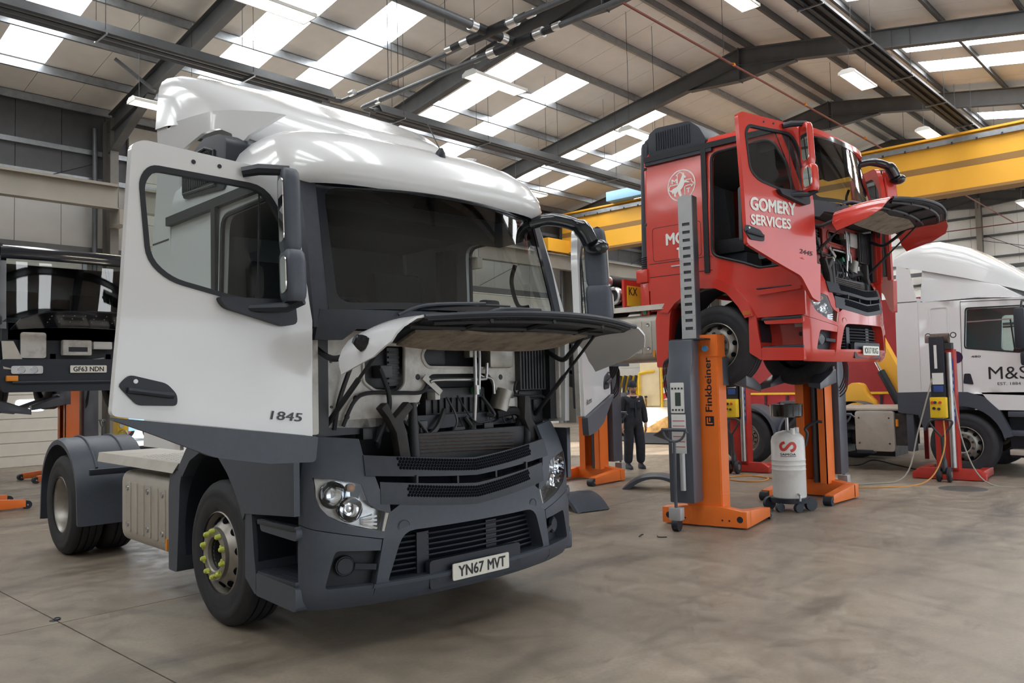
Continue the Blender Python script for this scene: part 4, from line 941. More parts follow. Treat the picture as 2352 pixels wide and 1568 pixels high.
    # ---------------- raised front flap
    def hp(a, f):
        """raised flap: a across (arc), f 0 at the screen side .. 1 at the lip"""
        s = 1 if a >= 0 else -1; x = abs(a); f = f / .75
        zc = 1.955 + .165 * f + .03 * math.sin(f * PI); ul = 2.25 - .17 * (min(x, .9) / .9) ** 2
        up = .10 * min(1, x / .9) ** 3 * max(0, 1 - f) ** 1.2
        zc += up
        if x <= .9: v, z, u = x, zc - .035 * (x / .9) ** 2, 1.44 + (ul - 1.44) * f
        else:
            k = (x - .9) / .42; zb = 1.745 + .125 * f; q = k * PI / 2
            v = .9 + .27 * math.sin(q) ** .9; z = (zc - .035) + (zb - zc + .035) * (1 - math.cos(q)); u = 1.44 + .04 * k + (ul - .03 * k - 1.44 - .04 * k) * f
        return Vector((u, s * v, z))
    def hood(a, f, t):
        p = hp(a, f); e = .01; d1 = hp(a + e, f) - hp(a - e, f) if abs(a) > e else Vector((0, 1, 0)); d2 = hp(a, f + e) - hp(a, f - e)
        n = d2.cross(d1).normalized() * -1
        if n.z < 0 and abs(a) < 1.0: n = -n
        if abs(a) >= 1.0 and n.y * a < 0: n = -n
        return tuple(p + n * t)
    A1 = 1.32
    HB_ = [(-A1 + .10, .0), (A1 - .10, .0), (A1, .06), (A1 - .02, .5), (A1 - .08, .70), (A1 - .2, .745), (.9, .75), (0, .75), (-.9, .75), (-A1 + .2, .745), (-A1 + .08, .70), (-A1 + .02, .5), (-A1, .06)]
    g = MB(); patch(g, HB_, [], hood, .07, 0, -.012); ho = bd('front_flap', g, B_)
    g = MB(); patch(g, [(-.98, .01), (.80, .01), (.82, .45), (.90, .66), (.93, .735), (-.92, .735), (-1.0, .60)], [], hood, .07, -.014, -.035); bd('flap_liner', g, 'black_plastic', ho)
    bd('flap_lip', MB().tube([hood(-.96 + 1.92 * k / 24, .752, -.012) for k in range(25)], .016, 6), 'dark_plastic', ho)
    g = MB(); patch(g, [(-.80, .02), (.72, .02), (.76, .30), (.5, .36), (.2, .31), (-.3, .37), (-.82, .33)], [], hood, .07, -.037, -.055); bd('sound_mat', g, 'foam_tan', ho)
    for f_, w in ((.44, .88), (.66, .86)):
        bd('flap_stiffener', MB().tube([hood(-w + 2 * w * k / 14, f_, -.045) for k in range(15)], .018, 6), 'engine_black', ho)
    for a_ in (-.55, 0, .5): bd('flap_stiffener', MB().tube([hood(a_, .40 + .07 * k, -.045) for k in range(5)], .016, 6), 'engine_black', ho)
    for c in (.62, .40, -.60, -.80):
        g = MB()
        for i in range(6):
            for j in range(2):
                q = [hood(c - .08 + i * .03 + e1 * .009, .70 - j * .03 + e2 * .010, -.0365) for e1, e2 in ((-1, -1), (1, -1), (1, 1), (-1, 1))]; g.add(q, [(0, 1, 2, 3)])
        bd('vent_slots', g, 'alloy', ho, smooth=0)['kind'] = 'stuff'
    for s in S2:
        bd('flap_stay', MB().tube([(1.02, s * .98, 1.42), Vector(hood(s * .92, .34, -.04))], .011, 8), 'engine_black')
        bd('stay_cylinder', MB().tube([(1.02, s * .98, 1.42), Vector((1.02, s * .98, 1.42)).lerp(Vector(hood(s * .92, .34, -.04)), .5)], .018, 8), 'engine_black')
    c0 = Vector(hood(A1 - .13, .33, 0)); n_ = (Vector(hood(A1 - .13, .33, .1)) - c0)
    if cfg['arch'] == 'plain': bd('kerb_camera', MB().lathe([(0, .07), (.03, .065), (.045, .03), (.05, 0)], c0, n_, 8), 'gloss_black', ho)
    for s in S2: bd('flap_arm', MB().tube(smoothpath([(1.05, s * 1.08, 1.95), (1.25, s * 1.06, 1.86), (1.4, s * 1.0, 1.90), hood(s * .9, .2, -.04)], 5), .02, 8), 'engine_black')
    if cfg.get('flapnum'):
        g = MB(); ca, cf_ = .62, .42; ring = [(ca + .115 * math.cos(k * PI / 16), cf_ + .115 * math.sin(k * PI / 16)) for k in range(32)]; rin = [(ca + .10 * math.cos(k * PI / 16), cf_ + .10 * math.sin(k * PI / 16)) for k in range(32)]
        patch(g, ring, [rin], hood, .2, .004, .001); text_on(g, cfg['flapnum'], cf_ - .075, cf_ + .075, ca - .045, ca + .045, lambda a, b_, t: hood(b_, a, t), .004, .02); bd('fleet_number', g, 'lettering_white', ho, smooth=0)
    # ---------------- doors
    def door(s, th):
        th = math.radians(th); hu, hv = cfg.get('hinge', (1.31, 1.245))
        def D(w, z, t):
            n = t - max(0, z - 2.05) * .045 + .02 * max(0, 1.9 - z) - .05 * (1 - math.cos(th)) * 0
            return (hu - math.cos(th) * w + math.sin(th) * n, s * (hv + math.sin(th) * w + math.cos(th) * n), z)
        wb, wt = cfg.get('doorw', (1.145, 1.03))
        P = rounded([(0.0, 1.39), (wb, 1.56), ((wb + wt) / 2, 2.2), (wt, 3.0), (wt - .07, 3.03), (.16, 2.985), (.06, 2.7), (.0, 2.10)], [.01, .03, 0, .04, .02, .1, 0, 0], 4)
        W = rounded([(.955, 2.38), (.985, 2.80), (.93, 2.885), (.28, 2.87), (.15, 2.66), (.085, 2.20), (.44, 2.19), (.84, 2.28)], [.08, .05, .05, .10, .05, .04, .08, .1], 4)
        g = MB(); patch(g, P, [W], D, .083, 0, -.055); dr = bd('door', g, B_)
        cxw = sum(p[0] for p in W) / len(W); czw = sum(p[1] for p in W) / len(W)
        Wo = [(cxw + (a - cxw) * 1.035, czw + (b_ - czw) * 1.045) for a, b_ in W]; Wi = [(cxw + (a - cxw) * .965, czw + (b_ - czw) * .955) for a, b_ in W]
        g = MB(); patch(g, Wo, [Wi], D, .1, .006, -.03); bd('window_seal', g, 'seal', dr)
        g = MB(); patch(g, W, [], D, .2, -.02, None); bd('door_glass', g, 'side_glass', dr)
        bd('glass_post', MB().tube([D(.33, 2.20, -.02), D(.30, 2.86, -.02)], .006, 6), 'seal', dr)
        H = rounded([(1.115, 1.715), (1.06, 1.77), (.87, 1.722), (.815, 1.662), (.815, 1.60), (1.02, 1.61)], .025, 3)
        g = MB(); patch(g, H, [], D, .05, .012, 0); hd = bd('handle_recess', g, 'black_plastic', dr)
        bd('handle_bar', MB().tube([D(1.07, 1.69, .022), D(.84, 1.655, .026)], .016, 8), 'dark_plastic', dr)
        c0 = Vector(D(1.03, 1.735, .012)); bd('lock', MB().lathe([(0, .005), (.012, .004), (.013, 0)], c0, Vector(D(1.03, 1.735, .1)) - c0, 12), 'steel', dr)
        # lower flap
        Fp = rounded([(-.02, 1.385), (.0, 1.235), (.30, 1.25), (.62, 1.31), (.93, 1.45), (wb, 1.54), (wb, 1.553), (.58, 1.385 + .17 * .58 / wb)], [.01, .03, 0, .05, .1, 0, 0, 0], 4) if cfg['arch'] == 'plain' else rounded([(-.02, 1.385), (.02, .95), (.14, 1.0), (.30, 1.24), (.62, 1.36), (wb, 1.54), (wb, 1.553), (.58, 1.385 + .17 * .58 / wb)], [.01, .03, 0.02, .05, .1, 0, 0, 0], 4)
        g = MB(); patch(g, Fp, [], lambda a, b_, t: D(a, b_, t + .03), .08, 0, -.05); bd('door_flap', g, LO, dr)
        bd('door_edge', MB().bar(D(.02, 1.40, -.04), D(.02, 2.06, -.04), .05, .05), IN, dr)
        for q in (.55, .70): bd('roof_bolt', MB().lathe([(0, .003), (.012, .003), (.013, 0)], D(q, 2.955, .001), Vector(D(q, 2.955, .1)) - Vector(D(q, 2.955, 0)), 10), 'black_plastic', dr)
        g = MB(); x0, x1 = (.275, .075) if s > 0 else (.075, .275)
        text_on(g, cfg['badge'] if s > 0 else 'Actros', x0, x1, 1.49, 1.54, lambda a, b_, t: D(a + (b_ - 1.5) * -.25 * (1 if s > 0 else -1), b_ + (a * .12 - .02), t), .006, .02); bd('model_badge', g, 'dark_steel' if s > 0 else 'lettering_black', dr, smooth=0)
        # mirror on its two arms
        mc = cfg['mirror']
        def box(w0, w1, n0, n1, z0, z1):
            g = MB(); pr_ = rounded([(w0, n0), (w1 - .05, n0), (w1 + .01, n1), (w0 + .02, n1)], [.03, .03, .05, .05], 4)
            zz = [(z0, .80), (z0 + .03, .95), (z0 + .07, 1), (z1 - .07, 1), (z1 - .02, .93), (z1, .78)]
            mw = (w0 + w1) / 2; mn = (n0 + n1) / 2
            rows = [[D(mw + (a - mw) * k, z, mn + (b_ - mn) * k) for a, b_ in pr_] for z, k in zz]
            g.grid(rows, True); m = len(rows); nn = len(pr_); g.f.append(tuple(range(nn))); g.f.append(tuple(range((m - 1) * nn, m * nn))); return g
        mi = bd('mirror', box(.13, .27, .04, .22, 2.47, 2.96), mc, dr, smooth=45)
        mj = bd('wide_mirror', box(.12, .27, .03, .24, 2.18, 2.48), mc, dr, smooth=45)
        g = MB(); patch(g, rounded([(.09, 2.53), (.22, 2.53), (.22, 2.90), (.09, 2.90)], .04, 4), [], lambda a, b_, t: D(.225 + (a - .06) * .33 + t, b_, a), .3, .004, -.002); bd('mirror_glass', g, 'mirror', dr)
        g = MB(); patch(g, rounded([(.08, 2.23), (.24, 2.23), (.24, 2.44), (.08, 2.44)], .05, 4), [], lambda a, b_, t: D(.225 + (a - .06) * .33 + t, b_, a), .3, .004, -.002); bd('mirror_glass', g, 'mirror', dr)
        bd('mirror_arm', MB().tube([D(.42, 2.94, .01), D(.34, 2.96, .06), D(.20, 2.955, .16)], [.03, .035, .03], 8), 'black_plastic', dr)
        g = MB(); patch(g, rounded([(.12, 2.06), (.20, 2.045), (.56, 2.14), (.60, 2.20), (.13, 2.20)], .03, 3), [], D, .1, .06, 0); bd('mirror_base', g, 'black_plastic', dr)
        bd('mirror_arm', MB().tube([D(.42, 2.14, .04), D(.22, 2.15, .12), D(.16, 2.19, .2)], [.025, .03, .03], 8), 'black_plastic', dr)
        if cfg.get('doortext') and s > 0: cfg['doortext'](D, dr, bd)
        if cfg.get('doortext2') and s < 0: cfg['doortext2'](D, dr, bd)
        # inside trim
        g = MB(); patch(g, rounded([(.04, 1.45), (1.08, 1.60), (1.06, 2.2), (.86, 2.25), (.44, 2.16), (.06, 2.16)], .04, 3), [], D, .2, -.056, -.10); bd('door_trim', g, 'dash', dr)
    door(1, cfg['door_r']); door(-1, cfg['door_l'])
    # kerb mirror on the near-side screen corner
    c0 = Vector(ws(-1, 2.93, .02)); bd('kerb_mirror', MB().tube(smoothpath([c0 + Vector((-.05, .06, .06)), c0 + Vector((.12, -.06, .09)), c0 + Vector((.28, -.22, .02)), c0 + Vector((.33, -.30, -.12))], 6), [.05] * 6 + [.055] * 6 + [.075] * 6 + [.04], 12), 'gloss_black')
    c1 = c0 + Vector((.34, -.36, -.14)); bd('kerb_mirror_bowl', MB().sphere(c1, .11, .08, .07, 14), 'gloss_black')
    # ---------------- inside the cab
    bd('dashboard', MB().prism(rounded([(.55, 1.55), (.68, 1.56), (.70, 2.07), (1.16, 2.085), (1.16, 2.14), (.95, 2.16), (.66, 2.10), (.53, 1.85)], .03, 3), -1.12, 1.12, lambda a, b_, t: (a, t, b_)), 'dash')
    bd('instrument_hood', MB().prism(rounded([(.70, 2.06), (.95, 2.14), (.92, 2.24), (.74, 2.20)], .03, 3), .3, .85, lambda a, b_, t: (a, t, b_)), 'black_plastic')
    sw = bd('steering_wheel', MB().tube([(.60 + .09 * math.sin(q), .56 + .22 * math.cos(q), 2.12 + .20 * math.sin(q)) for q in [2 * PI * k / 28 for k in range(28)]], .016, 8, closed=True), 'black_plastic')
    bd('wheel_boss', MB().box(.58, .66, .44, .68, 2.05, 2.16), 'black_plastic', sw, bevel=.03)
    for v in (.58, -.58):
        st_ = bd('seat', MB().box(-.35, .22, v - .25, v + .25, 1.72, 1.92), 'seat_cloth', bevel=.06)
        bd('seat_back', MB().prism(rounded([(-.36, 1.85), (-.20, 1.87), (-.30, 2.70), (-.42, 2.70)], .05, 3), v - .25, v + .25, lambda a, b_, t: (a, t, b_)), 'seat_cloth', st_, bevel=.02)
        bd('seat_pedestal', MB().box(-.18, .22, v - .2, v + .2, 1.46, 1.72), 'black_plastic', st_)
        bd('armrest', MB().box(-.1, .2, v - .33, v - .28, 2.08, 2.14), 'seat_cloth', st_, bevel=.02)
    bd('bunk', MB().box(RW + .02, -.45, -1.1, 1.1, 1.5, 1.95), 'seat_cloth', bevel=.05)
    bd('rear_trim', MB().box(RW + .01, RW + .03, -1.15, 1.15, 1.5, 3.02), 'headliner', smooth=0)
    bd('headliner', MB().box(RW + .03, .78, -1.12, 1.12, 3.0, 3.03), 'headliner', smooth=0)
    bd('overhead_shelf', MB().prism(rounded([(.55, 2.86), (.96, 2.88), (.90, 3.0), (.55, 3.0)], .02, 2), -1.05, 1.05, lambda a, b_, t: (a, t, b_)), 'dash')
    for s in S2: bd('curtain', MB().grid([[(-.14 - .28 * k / 16, s * (1.12 + .025 * math.cos(k * 1.6)), z) for k in range(17)] for z in (1.9, 2.4, 2.95)]), 'seat_cloth')
    bd('grab_handle', MB().tube(smoothpath([(1.02, -.93, 2.30), (.92, -.91, 2.32), (.86, -.90, 2.52), (.90, -.91, 2.66)], 5), .018, 8), 'black_plastic')
    bd('cab_fan', MB().box(.95, 1.02, -.62, -.44, 2.18, 2.34), 'black_plastic', bevel=.03)
    # ---------------- roofs
    def ring(z, uc_, hw, ur, dep=.5, eu=.8, ev=.5, nf=26):
        pts = [(ur, -hw, z), (ur * .5 + (uc_ - dep) * .5, -hw, z)]
        for k in range(nf + 1):
            q = -PI / 2 + PI * k / nf; sn = math.sin(q); cs = max(0, math.cos(q))
            pts.append((uc_ - dep + dep * cs ** eu, hw * math.copysign(abs(sn) ** ev, sn), z))
        pts += [(ur * .5 + (uc_ - dep) * .5, hw, z), (ur, hw, z)]
        return pts
    g = MB(); R = [ring(*r) for r in cfg['roof']]
    lastz = cfg['roof'][-1]; R.append([(p[0] * .3 + (lastz[1] - .4) * .7, p[1] * .2, lastz[0] + .012) for p in R[-1]])
    g.grid(R); n = len(R[0]); m = len(R); g.f.append(tuple((m - 1) * n + k for k in range(n)))
    g.f.append(tuple([k * n for k in range(m)] + [k * n + n - 1 for k in range(m - 1, -1, -1)]))
    ro = bd('roof', g, cfg['roofmat'], smooth=50)
    cfg['roofparts'](T, bd, ro)
    return T
# ------------------------------------------------------------------ the white unit
def white_roof(T, bd, ro):
    # roof spoiler: stations along u (u, half width, top, side bottom)
    ST = [(-1.36, 1.15, 4.43, 3.93), (-1.1, 1.15, 4.37, 3.90), (-.7, 1.12, 4.22, 3.82), (-.3, 1.02, 4.04, 3.70), (0., .90, 3.88, 3.56), (.25, .76, 3.76, 3.50), (.45, .62, 3.67, 3.45), (.62, .46, 3.58, 3.42), (.74, .36, 3.44, 3.36)]
    rows = []
    for u, hw, zt, zb in ST:
        h = zt - zb; r = min(.16, h * .7); P = [(u, -hw - .03, zb), (u, -hw - .01, zb + h * .5)]
        P += [(u, -hw + r * (1 - math.cos(q)) , zt - r + r * math.sin(q)) for q in (.2, .6, 1.0, 1.4)]
        P += [(u, v * hw, zt + .03 * (1 - v * v)) for v in (-.7, -.4, 0, .4, .7)]
        P += [(u, hw - r * (1 - math.cos(q)), zt - r + r * math.sin(q)) for q in (1.4, 1.0, .6, .2)] + [(u, hw + .01, zb + h * .5), (u, hw + .03, zb)]
        rows.append(P)
    g = MB().grid(rows); back = rows[0]; g.add(back, [tuple(range(len(back)))])
    sp = bd('roof_spoiler', g, 'white_paint', smooth=60)
    for s in (1, -1):
        # skirt between spoiler and cab and the tall side collar behind the cab
        g = MB(); patch(g, [(-1.34, 3.70), (-1.36, 3.95), (-.6, 3.86), (-.05, 3.78), (.30, 3.70), (.42, 3.66), (.10, 3.56), (-.02, 3.47), (-.06, 3.60), (-.18, 3.66), (-.45, 3.68), (-.8, 3.64)], [], lambda a, b_, t: (a, s * (1.165 + t - .34 * max(0, a + .25)), b_), .1, 0, -.03); bd('spoiler_skirt', g, 'white_paint', sp)
        co = MB(); patch(co, [(-.92, 1.20), (-1.72, 1.20), (-1.66, 2.2), (-1.36, 3.70), (-.92, 3.58)], [], lambda a, b_, t: (a, s * (1.15 + t), b_), .25, 0, -.03); cc = bd('side_collar', co, 'white_paint')
        for z in (2.05, 2.95): bd('collar_joint', MB().bar((-1.70 + (z - 1.2) * .12, s * 1.152, z), (-.92, s * 1.152, z), .006, .012), 'seal', cc)
        # air intake snout with grille
        ib = bd('air_intake', MB().prism(rounded([(-.70, 3.20), (.06, 3.14), (.10, 3.50), (-.02, 3.57), (-.30, 3.60 if s > 0 else 3.5), (-.62, 3.50), (-.70, 3.42)], .04, 3), .85 if s > 0 else 1.05, 1.215, lambda a, b_, t: (a, s * t, b_)), 'dark_plastic', bevel=.03)
        for k in range(16):
            u = -.63 + k * .034; bd('intake_slat', MB().bar((u, s * 1.222, 3.24), (u + .004, s * 1.222, 3.46 + .02 * math.sin(k / 16 * PI)), .012, .014), 'black_plastic', ib)
        bd('intake_frame', MB().tube([(a, s * 1.222, b_) for a, b_ in [(-.66, 3.23), (-.08, 3.20), (-.10, 3.46), (-.25, 3.51), (-.50, 3.50), (-.66, 3.42)]], .012, 6, closed=True), 'dark_plastic', ib)
        q = MB(); bd('marker_base', MB().prism(rounded([(-.09, -.03), (.09, -.03), (.07, .035), (-.08, .035)], .015, 2), 0, .02, lambda a, b_, t: (1.05 + t * .8 - abs(a) * .0 - s * a * .30, s * .93 + a * .95, 3.17 + b_)), 'white_inner', ro)
    g = MB().lathe([(0, .07), (.012, .07), (.035, .035), (.045, 0)], (.98, -.06, 3.40), (.3, 0, 1), 12); an = bd('antenna', g, 'black_plastic'); bd('antenna_rod', MB().tube([(.98, -.06, 3.46), (.82, -.06, 3.72)], [.005, .003], 6), 'black_plastic', an)
    bd('roof_hatch', MB().prism(rounded([(-.2, -.35), (.35, -.35), (.35, .35), (-.2, .35)], .06, 3), 3.60, 3.66, lambda a, b_, t: (a, b_, t)), 'white_paint', ro, bevel=.015)
tractor(dict(name='tractor_unit', label='white tractor unit with grey bumper, open doors and raised front flap', loc=(4.097, 5.507, 0), rz=math.radians(-93.04), body='white_paint', lower='grey_plastic', inner='white_inner',
    caps='lime', fog=False, plate='YN67 MVT', split=('YN67', 'MVT'), arch='plain', pillar='dark_plastic', hood=84, door_r=90, door_l=62, badge='1845', mirror='grey_plastic',
    roof=[(3.03, 1.15, 1.195, -.98), (3.05, 1.20, 1.205, -.98), (3.10, 1.225, 1.205, -.98), (3.18, 1.21, 1.195, -.98), (3.30, 1.13, 1.165, -.98), (3.41, .99, 1.11, -.98), (3.50, .80, 1.02, -.98), (3.57, .55, .89, -.98), (3.61, .30, .72, -.98), (3.625, .0, .5, -.98)],
    roofmat='white_paint', roofparts=white_roof))

# ------------------------------------------------------------------ the red unit on the lifts
def red_roof(T, bd, ro):
    for s in (1, -1):
        P = rounded([(-.93, 3.06), (-.10, 3.06), (-.06, 3.16), (-.16, 3.34), (-.30, 3.45), (-.80, 3.47), (-.93, 3.40)], .04, 3)
        ib = bd('air_intake', MB().prism(P, .62, 1.205, lambda a, b_, t: (a, s * t, b_)), 'dark_plastic', bevel=.03)
        for k in range(15):
            u = -.80 + k * .036; bd('intake_slat', MB().bar((u, s * 1.212, 3.16), (u, s * 1.212, 3.40), .012, .012), 'black_plastic', ib)
        bd('roof_band', MB().box(-.98, .02, s * 1.19, s * 1.23, 2.98, 3.08), 'dark_plastic', smooth=0)
        d = bd('air_duct', MB().tube(smoothpath([(-.90, s * 1.05, 3.36), (-1.02, s * 1.06, 3.30), (-1.05, s * 1.08, 3.1), (-1.07, s * 1.1, 1.60)], 6), .075, 12), 'dark_plastic')
        for k in range(6): bd('duct_bellows', MB().lathe([(.07, -.012), (.088, 0), (.07, .012)], (-1.07, s * 1.1, 1.62 + k * .03), (0, 0, 1), 14), 'dark_plastic', d)
        for z in (2.95, 2.2): bd('duct_clip', MB().sphere((-1.0, s * 1.17, z), .04, n=10), 'black_plastic', d)
    bd('rear_quarter', MB().box(-1.16, -.98, .95, 1.25, 1.42, 1.60), 'red_paint', bevel=.015)
    bd('rear_lamp_stack', MB().box(-1.12, -.98, 1.0, 1.22, .98, 1.42), 'red_paint', bevel=.015)
    bd('air_coupling', MB().cyl((-1.05, 1.18, 1.02), (-1.05, 1.24, 1.02), .03, 12), 'green_plastic')
    # side emblem: ring with rearing horse, block M and T
    pl = lambda a, b_, t: (a, 1.222 + t - .035 * max(0, (b_ - 2.2) / .85), b_)
    cx, cz, r = -.44, 2.63, .208
    g = MB(); patch(g, [(cx + r * math.cos(k * PI / 20), cz + r * math.sin(k * PI / 20)) for k in range(40)], [[(cx + r * .93 * math.cos(k * PI / 20), cz + r * .93 * math.sin(k * PI / 20)) for k in range(40)]], pl, .1, .004, .001)
    text_on(g, 'M', cx - .145, cx - .06, cz + .035, cz + .10, pl, .004, .06); text_on(g, 'T', cx + .075, cx + .135, cz - .115, cz - .05, pl, .004, .06)
    lines = [[(-.17, .02), (-.055, .02), (-.055, .14), (-.08, .14), (-.02, .18), (.04, .14), (.015, .14)], [(.06, .06), (.15, .06), (.15, .03), (.185, .0), (.15, -.04), (.15, -.01), (.06, -.02)], [(-.17, .02), (-.19, -.03), (-.15, -.06), (-.15, -.04)], [(-.03, -.19), (.03, -.15), (.05, -.15), (.05, -.02)]]
    for Ln in lines:
        for (a, b_), (c, d) in zip(Ln, Ln[1:]):
            L_ = math.hypot(c - a, d - b_); nx, nz = -(d - b_) / L_ * .006, (c - a) / L_ * .006
            g.add([pl(cx + x, cz + z, .004) for x, z in ((a - nx, b_ - nz), (c - nx, d - nz), (c + nx, d + nz), (a + nx, b_ + nz))], [(0, 1, 2, 3)])
    horse = [(.02, .15), (.035, .165), (.05, .125), (.075, .10), (.06, .085), (.04, .095), (.045, .06), (.10, .04), (.125, .015), (.10, .02), (.05, .03), (.04, .0), (.02, -.035), (-.01, -.06), (.0, -.11), (.02, -.15), (-.02, -.15), (-.045, -.10), (-.05, -.07), (-.08, -.10), (-.075, -.14), (-.11, -.13), (-.11, -.08), (-.13, -.10), (-.15, -.06), (-.13, -.03), (-.07, -.01), (-.03, .04), (-.005, .09), (.01, .12)]
    patch(g, [(cx + x, cz + z) for x, z in horse], [], pl, .05, .0045, .002)
    bd('emblem', g, 'lettering_white', smooth=0)
    g = MB(); text_on(g, 'MO', -.69, -.39, 1.87, 2.03, pl, .004, .05); text_on(g, 'TA', -.53, -.37, 1.68, 1.825, pl, .004, .05); bd('side_lettering', g, 'lettering_white', smooth=0)
    bd('locker_latch', MB().box(-.62, -.40, 1.22, 1.228, 1.585, 1.60), 'chrome', smooth=0)
    for z in (1.655, 1.48): bd('body_seam', MB().box(-.96, -.03, 1.214, 1.2195, z - .004, z + .004), 'seal', smooth=0)
    g = MB().lathe([(0, .07), (.012, .07), (.035, .035), (.045, 0)], (.55, -.35, 3.27), (.1, 0, 1), 12); an = bd('antenna', g, 'black_plastic'); bd('antenna_rod', MB().tube([(.55, -.35, 3.34), (.42, -.25, 3.62)], [.005, .003], 6), 'black_plastic', an)
def red_text(D, dr, bd):
    g = MB(); mpd = lambda a, b_, t: D(a, b_ + (a - .6) * .02, t)
    text_on(g, 'GOMERY', .995, .30, 1.925, 2.075, mpd, .006, .055); text_on(g, 'SERVICES', .995, .39, 1.765, 1.885, mpd, .006, .055); bd('door_lettering', g, 'lettering_white', dr, smooth=0)
def red_text2(D, dr, bd):
    g = MB(); text_on(g, 'MON', .55, 1.05, 1.93, 2.08, D, .006, .05); text_on(g, 'TANK', .40, .98, 1.73, 1.87, D, .006, .05); bd('door_lettering', g, 'lettering_white', dr, smooth=0)
def hose_bundle(T, bd):
    # three big suction pipes carried across the frame behind the cab
    for k, (v, z, u0) in enumerate(((.62, 1.46, -2.10), (.80, 1.30, -1.95), (.98, 1.33, -2.2))):
        r = .105
        a = Vector((u0 + .45, v + .25, z)); c = Vector((u0 - 1.5, v - .75, z + .05))
    for k, (du, dz) in enumerate(((0, 0), (.26, .02), (.14, .21))):
        c = Vector((-1.62 - du, 1.12, 1.30 + dz)); e = c + Vector((.20, -1.9, .03)); d = e - c; r = (.115, .105, .085)[k]
        p = bd('suction_pipe', MB().tube([c, e], r, 20), 'heater_black'); bd('pipe_flange', MB().lathe([(r * .72, .0), (r * .72, -.03), (r * .95, -.05), (r * 1.12, -.03), (r * 1.12, .03), (r * .98, .05)], c, d, 24), 'silver_tube', p)
        bd('pipe_mouth', MB().lathe([(0, .0), (r * .72, -.002)], c + d.normalized() * -.004, d, 20), 'black_plastic', p)
    bd('silencer', MB().cyl((-1.78, .7, 1.14), (-1.78, 1.16, 1.14), .13, 24), 'alloy')
    bd('pipe_cradle', MB().box(-2.0, -1.5, .5, 1.1, 1.1, 1.16), 'chassis', smooth=0)
    g = MB(); bd('rear_board', MB().box(-1.42, -1.38, .55, 1.22, 1.08, 1.50), 'red_paint', smooth=0)
    pm = lambda a, b_, t: (-1.378 + t, -a, b_)
    p = bd('rear_plate', MB().box(-1.378, -1.37, .70, 1.16, 1.14, 1.42), 'plate_yellow', smooth=0)
    g = MB(); text_on(g, 'KX', -1.13, -.93, 1.29, 1.40, pm, .011, .02); bd('plate_lettering', g, 'lettering_black', p, smooth=0)
tractor(dict(name='tractor_unit', label='red tractor unit lettered GOMERY SERVICES held up on orange column lifts', scale=.95, loc=(9.855, 4.776, 1.563), rz=math.radians(-90.52), body='red_paint', lower='red_paint', inner='red_inner',
    caps='', fog=True, plate='KX17 RXG', arch='flare', pillar='gloss_black', hood=75, door_r=72, door_l=48, doorw=(1.06, 1.08), badge='2445', mirror='red_paint', flapnum='230', doortext=red_text, doortext2=red_text2, bundle=hose_bundle,
    roof=[(3.03, 1.14, 1.18, -.98), (3.05, 1.17, 1.19, -.98), (3.12, 1.16, 1.17, -.98), (3.18, 1.05, 1.12, -.98), (3.23, .82, 1.0, -.98), (3.255, .5, .8, -.98), (3.265, .2, .5, -.98)],
    roofmat='red_paint', roofparts=red_roof))
